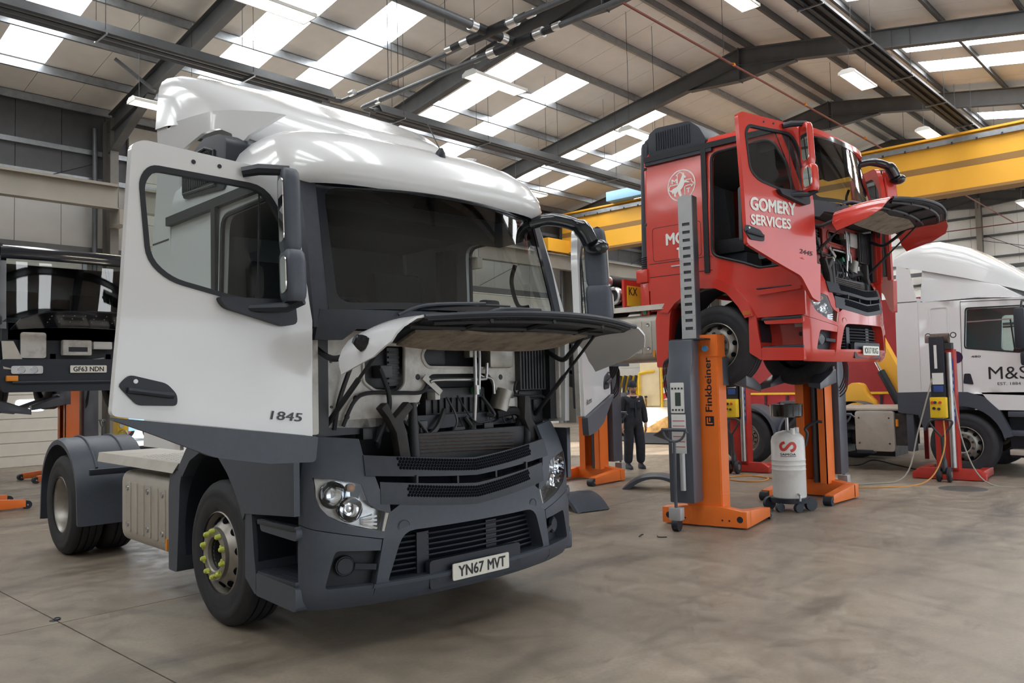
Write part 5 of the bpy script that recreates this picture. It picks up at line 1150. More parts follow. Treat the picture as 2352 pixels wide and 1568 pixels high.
# ================================================================== COLUMN LIFTS
def orange_lift(loc, rz, label, lift, inside, tz=1.56, scale=1.):
    """x towards the vehicle, y across; raised carriage height = lift"""
    T = thing('column_lift', label, 'lift', loc, rz, 'orange mobile column lifts')
    bd = lambda n, g, m, p=T, **k: build(n, g, m, p, **k)
    g = MB().prism([(-.50, .02), (.50, .02), (.50, .20), (.44, .20), (.20, .235), (-.20, .235), (-.44, .20), (-.50, .20)], 0, .16, lambda a, b_, t: (t, a, b_)); ba = bd('base_beam', g, 'orange_paint', bevel=.008)
    for y in (-.42, .42): bd('base_hole', MB().lathe([(0, .003), (.034, .003), (.036, 0)], (-.001, y, .11), (-1, 0, 0), 18), 'black_plastic', ba)
    for y in (-.30, -.22, .22, .30): bd('base_bolt', MB().lathe([(0, .003), (.010, .003), (.011, 0)], (-.001, y, .09), (-1, 0, 0), 10), 'black_plastic', ba)
    for s in (1, -1):
        g = MB().add([(.12, s * .50, .02), (.12, s * .36, .02), (.86, s * .38, .03), (.86, s * .50, .03), (.12, s * .50, .20), (.12, s * .36, .20), (.86, s * .38, .135), (.86, s * .50, .135)], [(0, 1, 2, 3), (7, 6, 5, 4), (0, 4, 5, 1), (1, 5, 6, 2), (2, 6, 7, 3), (3, 7, 4, 0)])
        lg = bd('base_leg', g, 'orange_paint', bevel=.006)
        bd('roller', MB().cyl((.885, s * .385, .06), (.885, s * .495, .06), .06, 18), 'black_plastic', lg)
        bd('roller_bolt', MB().cyl((.885, s * .375, .06), (.885, s * .505, .06), .012, 10), 'steel', lg)
    # column: back plate and two side channels, open towards the vehicle
    g = MB().box(.04, .055, -.20, .20, .20, 2.18)
    cp = bd('column_plate', g, 'orange_paint', smooth=0)
    for s in (1, -1):
        g = MB().box(.055, .30, s * .20 - .012, s * .20, .2, 2.18); g.box(.285, .30, s * .10, s * .20, .2, 2.18)
        bd('column_channel', g, 'orange_paint', smooth=0)
    bd('spindle', MB().cyl((.17, 0, .2), (.17, 0, 2.1), .045, 14), 'lift_grey'); bd('guide', MB().box(.06, .08, -.09, .09, .25, 2.1), 'black_plastic', smooth=0)
    bd('column_collar', MB().box(.03, .31, -.22, .22, 1.93, 1.945), 'orange_paint', smooth=0)
    # carriage and forks
    ca = bd('carriage', MB().box(.20, .42, -.22, .22, lift + .03, lift + .36), 'lift_grey', bevel=.012)
    for s in (1, -1):
        bd('fork', MB().add([(.40, s * .22, lift + .05), (.40, s * .42, lift + .02), (.95, s * .42, lift - .06), (.95, s * .26, lift - .02), (.40, s * .22, lift + .24), (.40, s * .42, lift + .20), (.95, s * .42, lift + .02), (.95, s * .26, lift + .03)], [(0, 3, 2, 1), (4, 5, 6, 7), (0, 1, 5, 4), (1, 2, 6, 5), (2, 3, 7, 6), (3, 0, 4, 7)]), 'lift_grey', ca, bevel=.006)
        bd('fork_hook', MB().tube([(.44, s * .30 + .06 * math.cos(q), lift + .36 + .06 * math.sin(q)) for q in [PI * k / 8 for k in range(9)]], .014, 6), 'lift_grey', ca)
    bd('carriage_rail', MB().box(.40, .46, -.40, .40, lift + .18, lift + .24), 'lift_grey', ca, smooth=0)
    # telescoping safety mast
    top = lift + 2.25
    g = MB(); holes = [[(.035, 2.24 + k * .093), (.125, 2.24 + k * .093), (.125, 2.275 + k * .093), (.035, 2.275 + k * .093)] for k in range(16)]
    holes = [h for h in holes if h[2][1] < top - .3]
    patch(g, [(0.0, 2.1), (.17, 2.1), (.17, top - .03), (.10, top), (.0, top - .02)], holes, lambda a, b_, t: (-.03 + t, a, b_), .4, 0, .012)
    if not inside:
        ms = bd('safety_mast', g, 'lift_grey_light', smooth=0)
        bd('mast_back', MB().box(-.012, .06, 0.0, .17, 2.1, top - .10), 'lift_grey', ms, smooth=0)
        g = MB(); g.box(-.03, .10, -.012, 0, 2.1, top - .02); bd('mast_cheek', g, 'lift_grey', ms, smooth=0)
        for k in range(7):
            for y in (.015, .155): bd('rivet', MB().lathe([(0, .006), (.008, .004), (.009, 0)], (-.03, y, 2.25 + k * .16), (-1, 0, 0), 8), 'lift_grey_light', ms)
        bd('mast_flange', MB().prism(rounded([(-.18, -.14), (.14, -.14), (.14, .30), (-.12, .30)], .04, 3), 2.12, 2.135, lambda a, b_, t: (a, b_, t)), 'dark_steel')
    # motor housing with control panel (outer side)
    P = [(-.02, .30), (-.30, .30), (-.30, 1.72), (-.22, 1.88), (-.22, 2.12), (-.02, 2.12)]
    hs = bd('housing', MB().prism(P, -.02, .27, lambda a, b_, t: (a, t, b_)), 'lift_grey', bevel=.02)
    px = lambda a, b_, t: (-.301 - t, a, b_)
    g = MB(); patch(g, rounded([(.06, 1.30), (.22, 1.30), (.22, 1.64), (.06, 1.64)], .01, 2), [], px, .3, .006, 0); pn = bd('control_panel', g, 'label_paper', hs)
    bd('display', MB().box(-.310, -.307, .10, .165, 1.38, 1.53), 'screen_lcd', hs, smooth=0)
    for k in range(4):
        for z in (1.335, 1.575): bd('button', MB().lathe([(0, .006), (.011, .005), (.012, 0)], (-.307, .083 + k * .038, z), (-1, 0, 0), 10), 'dark_steel', hs)
    bd('instruction_label', MB().box(-.304, -.3015, .05, .22, .85, 1.285), 'label_paper', hs, smooth=0)
    for k in range(6): bd('label_line', MB().box(-.306, -.304, .065, .205, .92 + k * .058, .928 + k * .058), 'label_red', hs, smooth=0)
    bd('lock_lever', MB().tube([(-.33, .02, 1.08), (-.36, .06, 1.12), (-.36, .30, 1.12), (-.35, .36, 1.08)], .012, 8), 'lift_grey', hs)
    dl = bd('tow_handle', MB().tube([(-.42, .145 + .13 * math.cos(q), 1.12 + .13 * math.sin(q)) for q in [PI + PI * k / 12 for k in range(13)]], .014, 8), 'lift_grey')
    bd('handle_grip', MB().cyl((-.42, .0, 1.12), (-.42, .29, 1.12), .02, 10), 'lift_grey', dl); bd('tow_bar', MB().tube([(-.42, .145, .99), (-.40, .16, .40), (-.36, .17, .16)], .02, 8), 'lift_grey', dl)
    bd('castor_fork', MB().box(-.42, -.30, .10, .24, .12, .26), 'lift_grey_light', dl, bevel=.01); bd('castor', MB().cyl((-.36, .135, .075), (-.36, .205, .075), .075, 18), 'black_plastic', dl)
    bd('jack', MB().cyl((-.36, .08, .45), (-.36, .08, .86), .03, 10), 'lift_grey_light', hs)
    bd('beacon', MB().cyl((-.02, -.10, 2.02), (-.05, -.10, 2.02), .035, 12), 'blue_paint')
    # lettering up the orange face
    g = MB(); text_on(g, 'Finkbeiner', 1.30, 1.92, .055, .135, lambda a, b_, t: (.039 - t, b_ - .19, a), .001, .03)
    lt = bd('lift_lettering', g, 'lettering_black', smooth=0)
    lg_ = MB().box(.037, .039, -.15, -.05, 1.14, 1.25); lo = bd('lift_logo', lg_, 'lettering_black', smooth=0)
    g = MB().box(.035, .037, -.135, -.066, 1.160, 1.174); g.box(.035, .037, -.080, -.066, 1.174, 1.235); g.box(.035, .037, -.108, -.094, 1.19, 1.235); bd('logo_mark', g, 'orange_paint', lo, smooth=0)
    for k in range(4): bd('hydraulic_hose', MB().tube(smoothpath([(-.05, .28, 2.0 - k * .02), (-.08, .33 + k * .02, 1.85), (-.06, .34 + k * .012, 1.65 - k * .05), (-.05, .28, 1.5 - k * .04)], 5), .009, 6), 'cable_black')
    return T
orange_lift((8.27, 4.80, 0), math.radians(9), 'tall orange and grey column lift under the red cab front wheel', 1.563, False)
orange_lift((11.42, 4.72, 0), math.radians(180), 'orange column lift behind the oil drainer under the red cab', 1.563, True)
orange_lift((11.30, 8.52, 0), math.radians(182), 'orange column lift beside the mechanic at the red unit rear', 1.563, True)
orange_lift((6.02, 17.55, 0), math.radians(180), 'orange column lift under the black truck beside the cream door', 1.43, True)
orange_lift((3.05, 13.95, 0), math.radians(0), 'orange column lift at the black truck front wheel', 1.43, True)

def red_lift(loc, rz, label, S=1.):
    T = thing('hydraulic_lift', label, 'lift', loc, rz, 'red hydraulic column lifts')
    bd = lambda n, g, m, p=T, **k: build(n, g, m, p, **k)
    g = MB().prism([(-.52, 0), (.52, 0), (.52, .10), (.40, .17), (-.40, .17), (-.52, .10)], 0.0, .14, lambda a, b_, t: (t, a, b_ + .01)); bd('base_beam', g, 'lift_red', bevel=.008)
    for s in (1, -1): bd('base_leg', MB().box(.1, .95, s * .42 - .06, s * .42 + .06, .02, .15), 'lift_red', bevel=.01)
    g = MB().box(.0, .22, -.16, .16, .12, 2.05); bd('column', g, 'lift_red', bevel=.01)
    bd('front_cover', MB().box(-.10, .0, -.04, .17, .95, 2.25), 'black_plastic', bevel=.012)
    bd('lift_cylinder', MB().cyl((-.02, -.09, .2), (-.02, -.09, 2.0), .045, 12), 'steel'); bd('warning_strip', MB().box(-.012, -.004, -.15, -.07, .9, 1.9), 'sign_blue', smooth=0)
    g = MB(); [g.box(-.015, -.012, -.14, -.08, 1.0 + k * .11, 1.06 + k * .11) for k in range(7)]; bd('strip_lettering', g, 'label_paper', smooth=0)['kind'] = 'stuff'
    g = MB().box(-.108, -.10, .06, .10, 1.75, 2.12); bd('cover_sticker', g, 'label_paper', smooth=0); bd('cover_badge', MB().box(-.108, -.10, -.01, .13, 1.38, 1.48), 'sign_blue', bevel=.003); bd('notice', MB().box(-.11, -.10, -.02, .14, 1.50, 1.68), 'label_paper', smooth=0)
    bx = bd('control_box', MB().box(-.22, -.08, -.06, .17, .98, 1.30), 'yellow_paint', bevel=.012)
    for y, z, m_ in ((.02, 1.22, 'label_red'), (.09, 1.22, 'dark_steel'), (.13, 1.22, 'label_red'), (.04, 1.12, 'dark_steel'), (.11, 1.13, 'black_plastic')): bd('push_button', MB().cyl((-.22, y, z), (-.245, y, z), .022, 12), m_, bx)
    mo = bd('pump_motor', MB().cyl((.02, -.10, 2.22), (.02, .16, 2.22), .085, 16), 'rust'); bd('motor_bracket', MB().box(-.06, .12, -.14, .16, 2.05, 2.15), 'dark_steel', mo); bd('motor_box', MB().box(-.03, .06, .10, .24, 2.16, 2.28), 'steel', mo, bevel=.01)
    for s in (.19, -.17): bd('lifting_eye', MB().tube([(-.02, s + .04 * math.cos(q), 2.27 + .04 * math.sin(q)) for q in [2 * PI * k / 12 for k in range(12)]], .008, 6, closed=True), 'dark_steel')
    # tow truck: tiller with twin wheels
    tl = bd('tiller', MB().tube([(-.26, .0, .12), (-.28, 0, .55), (-.30, 0, .70)], .028, 8), 'dark_steel')
    bd('tiller_loop', MB().tube(smoothpath([(-.30, 0, .68), (-.33, .13, .86), (-.34, .15, .94), (-.34, .0, .97), (-.34, -.15, .94), (-.33, -.13, .86), (-.30, 0, .68)], 5), .016, 8), 'dark_steel', tl)
    bd('jack_body', MB().lathe([(.0, 0), (.045, 0), (.045, .16), (.03, .2), (0, .2)], (-.25, 0, .16), (0, 0, 1), 14), 'dark_steel', tl)
    for s in (-1, 1): w = bd('tow_wheel', MB().lathe([(0, -.025), (.06, -.025), (.10, -.03), (.115, -.015), (.115, .015), (.10, .03), (.06, .025), (0, .025)], (-.27, s * .075, .115), (0, 1, 0), 22), 'rubber', tl); bd('tow_hub', MB().cyl((-.27, s * .075 - .032, .115), (-.27, s * .075 + .032, .115), .05, 14), 'alloy', w)
    return T
red_lift((14.05, 3.80, 0), math.radians(4), 'red hydraulic column lift with yellow control box beside the white M&S cab')
red_lift((13.42, 7.02, 0), math.radians(4), 'red hydraulic column lift with yellow control box behind the near orange column')
T = thing('yellow_power_unit', 'yellow control post standing behind the white unit rear wheels', 'control post', (6.75, 17.3, 0))
build('post', MB().box(-.10, .10, -.12, .12, 0, 2.1), 'yellow_paint', T, bevel=.01)
for z, m_ in ((1.55, 'label_paper'), (1.25, 'label_red'), (1.0, 'steel')): build('post_fitting', MB().cyl((-.03, -.12, z), (-.03, -.15, z), .05, 12), m_, T)
build('gauge', MB().sphere((-.02, -.16, .82), .10, n=12), 'clear_glass', T)
# ================================================================== WHITE FLAT-SIDED CAB WITH M&S LETTERING
T = thing('tractor_unit', 'white tractor unit lettered M&S with sloping roof spoiler and grey arches', 'truck', (16.02, 3.75, 0), math.radians(-90))
bd = lambda n, g, m, p=T, **k: build(n, g, m, p, flip=True, **k)
for s in (1, -1):
    wheel(T, 0, s * 1.09, .5, s, 'front', '', 'wheel'); wheel(T, -2.55, s * 1.09, .5, s, 'front', '', 'wheel'); wheel(T, -3.85, s * 1.1, .5, s, 'rear', '', 'wheel')
    bd('frame_rail', MB().box(-4.9, 1.0, s * .42 - .04, s * .42 + .04, .72, 1.0), 'chassis', smooth=0)
    for c in (-2.55, -3.85):
        pr = [(c + .64 * math.cos(q), .55 + .60 * math.sin(q)) for q in [PI * k / 14 for k in range(15)]]
        bd('mudguard', MB().grid([[(a, s * v, z) for a, z in pr] for v in (.7, 1.22)] + [[(c + (a - c) * .93, s * 1.25, z - .04) for a, z in pr]]), 'grey_plastic')
    bd('mud_flap', MB().box(-1.95, -1.92, s * .75, s * 1.22, .30, .95), 'black_plastic', smooth=0)
pl = lambda a, b_, t: (a, 1.245 + t, b_)
plr = lambda a, b_, t: (a, -1.245 - t, b_)
for s, mp in ((1, pl), (-1, plr)):
    win = rounded([(.14, 2.72), (.10, 2.08), (.88, 1.98), (1.02, 2.10), (.96, 2.70)], .05, 3)
    body = [(-.60, 1.36), (.95, 1.30), (1.22, 1.35), (1.25, 2.1), (1.08, 2.84), (-.58, 2.88)]
    g = MB(); patch(g, body, [win], mp, .15, 0, -.05); cb = bd('cab_side', g, 'white_paint')
    lo = [(-.05, 1.08), (1.22, 1.08), (1.22, 1.36), (.95, 1.31), (.42, 1.32)]
    g = MB(); patch(g, [(.50, 1.07), (1.22, 1.06), (1.22, 1.35), (.30, 1.35)], [], mp, .2, 0, -.05); bd('door_lower', g, 'white_paint', cb)
    g = MB(); patch(g, win, [], mp, .3, -.03, None); bd('door_glass', g, 'side_glass', cb)
    W2 = [(.53 + (a - .53) * 1.04, 2.35 + (b_ - 2.35) * 1.05) for a, b_ in win]
    g = MB(); patch(g, W2, [win], mp, .2, .006, -.02); bd('window_seal', g, 'seal', cb)
    bd('glass_divider', MB().bar(mp(.14, 2.50, -.02), mp(.78, 2.51, -.02), .012, .02), 'steel', cb); bd('glass_divider', MB().bar(mp(.80, 2.02, -.02), mp(.76, 2.5, -.02), .02, .02), 'seal', cb)
    for x0, x1, z0, z1 in ((-.42, -.12, 2.10, 2.78),):
        P = rounded([(x0, z0), (x1, z0), (x1, z1), (x0, z1)], .05, 3); Pi = rounded([(x0 + .02, z0 + .02), (x1 - .02, z0 + .02), (x1 - .02, z1 - .02), (x0 + .02, z1 - .02)], .04, 3)
        g = MB(); patch(g, P, [Pi], mp, .2, .012, 0); bd('pressed_panel', g, 'white_paint', cb)
    bd('door_gap', MB().bar(mp(.03, 1.10, .002), mp(.06, 2.84, .002), .008, .006), 'seal', cb); bd('door_gap', MB().bar(mp(.06, 2.84, .002), mp(1.02, 2.80, .002), .006, .008), 'seal', cb)
    g = MB(); patch(g, rounded([(.05, 1.50), (.20, 1.48), (.16, 1.66), (.07, 1.66)], .02, 2), [], mp, .2, .012, 0); bd('door_handle', g, 'black_plastic', cb)
    # grey arch, sill, steps
    ar = [(.50 * math.cos(q) * 1.22, .50 + .63 * math.sin(q)) for q in [PI - .35 - (PI - .5) * k / 12 for k in range(13)]]
    g = MB(); patch(g, [(-.98, 1.02), (-.98, 1.36), (-.4, 1.37), (.10, 1.36), (.34, 1.28), (.56, 1.05), (.72, .66), (.60, .62)] + [(a, b_) for a, b_ in reversed(ar)] + [(-.66, .98)], [], mp, .12, .02, -.10); bd('wheel_arch', g, 'grey_plastic')
    for z in (.42, .72, 1.02):
        bd('step', MB().box(.66, 1.22, s * .95, s * 1.25, z - .06, z + .03), 'dull_alloy' if z < .5 else 'grey_plastic', bevel=.015)
    bd('step_back', MB().box(.62, 1.22, s * .9, s * .95, .3, 1.1), 'black_plastic', smooth=0)
    # side collar and spoiler cheek
    g = MB(); patch(g, [(-.97, 1.36), (-.60, 1.36), (-.60, 2.88), (-.70, 3.45), (-.90, 3.55), (-.95, 2.9)], [], lambda a, b_, t: mp(a, b_, t + .01), .25, 0, -.03); co = bd('side_collar', g, 'white_paint')
    bd('collar_joint', MB().bar(mp(-.95, 2.90, .012), mp(-.60, 2.90, .012), .006, .01), 'seal', co)
    bd('mirror', MB().box(.86, 1.02, s * 1.36, s * 1.56, 2.02, 2.66), 'black_plastic', bevel=.05); bd('mirror', MB().box(.92, 1.06, s * 1.36, s * 1.54, 1.76, 1.99), 'black_plastic', bevel=.05)
    bd('mirror_arm', MB().tube(smoothpath([mp(.98, 2.76, .0), (.97, s * 1.42, 2.78), (.95, s * 1.45, 2.64)], 4), .016, 6), 'black_plastic'); bd('mirror_arm', MB().tube(smoothpath([mp(1.05, 1.62, .0), (1.03, s * 1.40, 1.60), (1.0, s * 1.45, 1.78)], 4), .02, 6), 'black_plastic')
g = MB(); x0, x1 = .45, 1.0
text_on(g, 'M&S', .42, .97, 1.56, 1.76, pl, .004, 0) ; g.v = [(a, b_, c) for a, b_, c in g.v]
# the driver's side is read with the nose to the right: u grows rightwards
bd('cab_lettering', g, 'lettering_black', smooth=0)
g = MB(); text_on(g, 'EST. 1884', .54, .86, 1.465, 1.51, pl, .004, 0); bd('cab_lettering', g, 'lettering_black', smooth=0)
g = MB(); text_on(g, '480', .18, .32, 1.915, 1.95, pl, .004, .02); bd('model_badge', g, 'lettering_black', smooth=0)
g = MB(); text_on(g, 'CF', .98, 1.14, 1.36, 1.40, pl, .006, .02); bd('model_badge', g, 'dark_steel', smooth=0)
g = MB(); patch(g, [(-.04 + .10 * math.cos(k * PI / 14), 1.93 + .10 * math.sin(k * PI / 14)) for k in range(28)], [], pl, .1, .004, 0); bd('round_sticker', g, 'purple')
bd('cab_roof', MB().grid([[(-.6, v, 2.86 + .14 * math.cos(v / 1.245 * 1.45)), (.3, v, 2.87 + .15 * math.cos(v / 1.245 * 1.45)), (1.0, v, 2.82 + .12 * math.cos(v / 1.245 * 1.45)), (1.18, v, 2.70)] [::1] for v in [-1.245 + 2.49 * k / 12 for k in range(13)]]), 'white_paint')
bd('cab_rear', MB().box(-.62, -.58, -1.24, 1.24, 1.1, 2.95), 'white_paint', smooth=0)
bd('cab_front', MB().box(1.2, 1.26, -1.2, 1.2, .4, 2.1), 'white_paint', bevel=.02); bd('windscreen', MB().add([(1.25, -1.2, 2.1), (1.25, 1.2, 2.1), (1.08, 1.15, 2.82), (1.08, -1.15, 2.82)], [(0, 1, 2, 3)]), 'screen_glass')
bd('front_bumper', MB().box(1.18, 1.36, -1.22, 1.22, .32, .86), 'grey_plastic', bevel=.04)
for k in range(6): bd('grille_bar', MB().box(1.26, 1.29, -.75, .75, .98 + k * .14, 1.07 + k * .14), 'black_plastic', bevel=.008)
for s in (1, -1): bd('headlamp', MB().box(1.33, 1.375, s * .98 - .2, s * .98 + .2, .58, .78), 'lamp_silver', bevel=.03)
bd('cab_floor', MB().box(-.58, 1.2, -1.2, 1.2, 1.3, 1.36), 'dark_plastic', smooth=0); bd('seat', MB().box(-.2, .3, .3, .85, 1.4, 1.85), 'seat_cloth', bevel=.05); bd('seat_back', MB().box(-.3, -.12, .3, .85, 1.8, 2.6), 'seat_cloth', bevel=.05); bd('dashboard', MB().box(.75, 1.18, -1.15, 1.15, 1.5, 2.05), 'dash', bevel=.05)
bd('inner_lining', MB().box(-.57, -.55, -1.15, 1.15, 1.36, 2.9), 'seat_cloth', smooth=0)
rows = []
for u, zt, zb, hw in ((-.98, 3.72, 3.55, 1.13), (-.72, 3.90, 3.48, 1.14), (-.30, 3.93, 3.36, 1.13), (.10, 3.78, 3.24, 1.10), (.50, 3.52, 3.11, 1.05), (.85, 3.24, 2.98, .98), (1.1, 3.02, 2.88, .9)):
    h = zt - zb; r = h * .45
    rows.append([(u, -hw - .02, zb), (u, -hw, zb + h * .45)] + [(u, -hw + r * (1 - math.cos(q)) * 1.3, zt - r + r * math.sin(q)) for q in (.3, .8, 1.3)] + [(u, v * hw, zt + .02) for v in (-.4, 0, .4)] + [(u, hw - r * (1 - math.cos(q)) * 1.3, zt - r + r * math.sin(q)) for q in (1.3, .8, .3)] + [(u, hw, zb + h * .45), (u, hw + .02, zb)])
sp = bd('roof_spoiler', MB().grid(rows), 'white_paint', smooth=60)
bd('spoiler_base', MB().prism([(-.60, 2.88), (.95, 2.84), (.6, 3.08), (-.55, 3.44)], -1.08, 1.08, lambda a, b_, t: (a, t, b_)), 'white_paint', bevel=.02)
bd('side_locker', MB().prism(rounded([(-1.72, .34), (-1.06, .34), (-1.06, 1.04), (-1.72, 1.04)], .06, 4), 1.15, 1.26, lambda a, b_, t: (a, t, b_)), 'dull_alloy', bevel=.015)
for u in (-1.65, -1.14):
    for z in (.48, .92): bd('locker_bolt', MB().lathe([(0, .004), (.014, .004), (.016, 0)], (u, 1.262, z), (0, 1, 0), 10), 'dark_steel')
bd('locker_step', MB().box(-1.70, -1.42, 1.1, 1.28, .30, .36), 'black_plastic', bevel=.01); bd('side_marker', MB().box(-1.03, -1.0, 1.2, 1.26, .78, .9), 'amber', smooth=0)
bd('battery_tray', MB().box(-1.05, -.85, .6, 1.2, .45, 1.0), 'chassis', smooth=0); bd('air_tank', MB().cyl((-1.9, .8, .55), (-1.3, .8, .55), .14, 14), 'chassis'); bd('catwalk', MB().box(-2.4, -1.0, -.9, 1.2, 1.05, 1.08), 'dull_alloy', smooth=0); bd('fifth_wheel', MB().lathe([(0, .1), (.42, .08), (.45, 0), (0, 0)], (-3.2, 0, 1.1), (0, 0, 1), 20), 'dark_steel')
bd('front_flap_guard', MB().box(-.86, -.74, 1.05, 1.25, .36, 1.02), 'grey_plastic', bevel=.02)

# ================================================================== BLACK TRUCK ON LIFTS (far left)
T = thing('rigid_truck', 'black truck with raised front flap and plate GF63 NDN up on lifts', 'truck', (4.66, 14.45, 1.43), math.radians(-90))
bd = lambda n, g, m, p=T, **k: build(n, g, m, p, flip=True, **k)
mat('black_paint', (.012, .014, .020), .18, coat=.7)
for s in (1, -1):
    wheel(T, 0, s * .98, .45, s, 'front', '', 'wheel'); wheel(T, -3.6, s * .98, .45, s, 'rear', '', 'wheel')
    bd('frame_rail', MB().box(-5.0, 1.0, s * .4 - .04, s * .4 + .04, .62, .85), 'chassis', smooth=0)
def cabpt(s, z, t=0):
    hw = interp([(.3, 1.14), (1.3, 1.14), (2.4, 1.06), (2.6, .98)], z); uf = interp([(.3, 1.24), (1.25, 1.22), (2.4, .92), (2.52, .80)], z)
    return (uf - .10 * abs(s) ** 2.5 + t, s * hw, z)
NS = [-1 + k / 8 for k in range(17)]
gl = bd('windscreen', MB().grid([[cabpt(s, z) for s in NS] for z in (1.30, 1.6, 1.9, 2.28)]), 'screen_glass')
bd('roof_front', MB().grid([[cabpt(s, z, .012) for s in NS] for z in (2.27, 2.35, 2.42, 2.47)] + [[(.4, p[1] * .98, 2.53) for p in [cabpt(s, 2.5) for s in NS]], [(-.7, p[1] * .98, 2.53) for p in [cabpt(s, 2.5) for s in NS]]]), 'black_paint', smooth=60)
bd('roof_visor', MB().tube([cabpt(s, 2.28, .05) for s in NS], .028, 8), 'gloss_black')
for s in (1, -1):
    bd('a_pillar', MB().grid([[cabpt(s * .93, z, .006), cabpt(s, z, .01), (cabpt(s, z)[0] - .12, cabpt(s, z)[1] * 1.02, z)] for z in (1.2, 1.5, 1.8, 2.1, 2.3)]), 'black_paint')
    sd = lambda a, b_, t, s=s: (a, s * (interp([(.3, 1.15), (1.3, 1.15), (2.4, 1.05)], b_) + t), b_)
    win = rounded([(.85, 1.32), (.66, 2.1), (-.1, 2.1), (-.1, 1.25)], .05, 3)
    g = MB(); patch(g, [(1.12, .6), (1.12, 1.3), (.75, 2.5), (-.7, 2.5), (-.7, .6)], [win], sd, .2, 0, -.04); cs = bd('cab_side', g, 'black_paint'); g = MB(); patch(g, win, [], sd, .3, -.02, None); bd('door_glass', g, 'side_glass', cs)
    bd('white_flash', MB().box(.55, .95, s * 1.152, s * 1.158, .88, 1.18), 'lettering_white', cs, smooth=0)
    g = MB(); bd('corner_vane', MB().add([cabpt(s * .86, 1.02, .03), cabpt(s * .99, 1.02, .04), cabpt(s * .97, .62, .05), cabpt(s * .70, .58, .05)], [(0, 1, 2, 3)]), 'dull_alloy')
    bd('mirror', MB().box(.95, 1.12, s * 1.22, s * 1.42, 1.45, 2.05), 'black_plastic', bevel=.05); bd('mirror_arm', MB().tube([(.98, s * 1.12, 2.08), (1.02, s * 1.32, 2.0)], .018, 6), 'black_plastic')
    hl = MB().prism(rounded([(.62, .545), (1.02, .545), (1.02, .66), (.62, .66)], .03, 3), 0, .04, lambda a, b_, t: (1.28 + t - .1 * (a / 1.1) ** 2, s * a, b_)); h = bd('headlamp', hl, 'chrome')
    for a in (.74, .90): bd('reflector_bowl', MB().lathe([(.05, .03), (.045, .02), (.0, .004)], (1.32 - .1 * (a / 1.1) ** 2, s * a, .60), (1, 0, 0), 16), 'lamp_glass', h)
    bd('indicator', MB().box(1.19, 1.25, s * .93, s * 1.08, .44, .52), 'amber', bevel=.01)
    bd('bay_cover', MB().prism(rounded([(.52, .78), (.86, .78), (.86, 1.16), (.52, 1.16)], .04, 3), 1.06, 1.09, lambda a, b_, t: (t, s * a, b_)), 'white_inner')
bd('cab_back', MB().box(-.72, -.68, -1.05, 1.05, .6, 2.4), 'black_paint', smooth=0); bd('cab_floor', MB().box(-.68, 1.0, -1.1, 1.1, .62, .7), 'black_plastic', smooth=0); bd('bay_back', MB().box(.96, 1.0, -1.1, 1.1, .55, 1.3), 'black_plastic', smooth=0)
bd('dashboard', MB().box(.55, 1.0, -1.05, 1.05, 1.0, 1.38), 'dash', bevel=.05); bd('seat_back', MB().box(-.3, -.12, .25, .8, 1.0, 1.9), 'seat_cloth', bevel=.05); bd('seat_back', MB().box(-.3, -.12, -.8, -.25, 1.0, 1.9), 'seat_cloth', bevel=.05)
g = MB(); patch(g, rounded([(-1.12, .28), (1.12, .28), (1.16, .50), (1.14, .76), (-1.14, .76), (-1.16, .50)], .05, 3), [], lambda a, b_, t: (1.29 + t - .1 * (a / 1.1) ** 2, a, b_), .15, 0, -.08); bu = bd('bumper', g, 'black_plastic')
bd('bumper_lip', MB().tube([(1.31 - .1 * (a / 1.1) ** 2, a, .42) for a in [-1 + .2 * k for k in range(11)]], .02, 6), 'dark_plastic', bu)
plate(T, 'GF63 NDN', lambda a, b_, t: (1.31 + t, -a, b_), -.26, .26, .555, .665)
bd('battery_tray', MB().box(1.0, 1.12, -.12, .30, .82, 1.06), 'white_inner', bevel=.03); bd('battery_slot', MB().box(1.12, 1.125, -.05, .22, .88, .95), 'black_plastic', smooth=0); bd('reservoir', MB().box(1.02, 1.12, -.42, -.14, .92, 1.04), 'label_paper', bevel=.02)
bd('bay_rail', MB().tube([(1.1, -.9, 1.24), (1.12, 0, 1.26), (1.1, .9, 1.24)], .018, 8), 'steel'); bd('bay_pipe', MB().tube(smoothpath([(1.1, .25, .75), (1.12, 0, .74), (1.1, -.3, .78)], 5), .015, 6), 'steel')
fl = [(-1.02, 0), (1.02, 0), (.98, .34), (.70, .52), (-.70, .52), (-.98, .34)]
fm_ = lambda a, b_, t: (1.24 + b_ * .93 + t * .35 - .06 * a * a, a, 1.26 + b_ * .38 + t * .93 - .06 * a * a)
g = MB(); patch(g, fl, [], fm_, .12, 0, -.02); fp = bd('front_flap', g, 'black_paint')
for i in range(9):
    for j in range(3): c0 = Vector(fm_(-.6 + i * .15, .2 + j * .1, -.021)); bd('flap_stud', MB().sphere(c0, .010, n=6), 'dull_alloy', fp)
bd('tail_body', MB().box(-5.2, -.9, -1.1, 1.1, .95, 1.1), 'chassis', smooth=0)

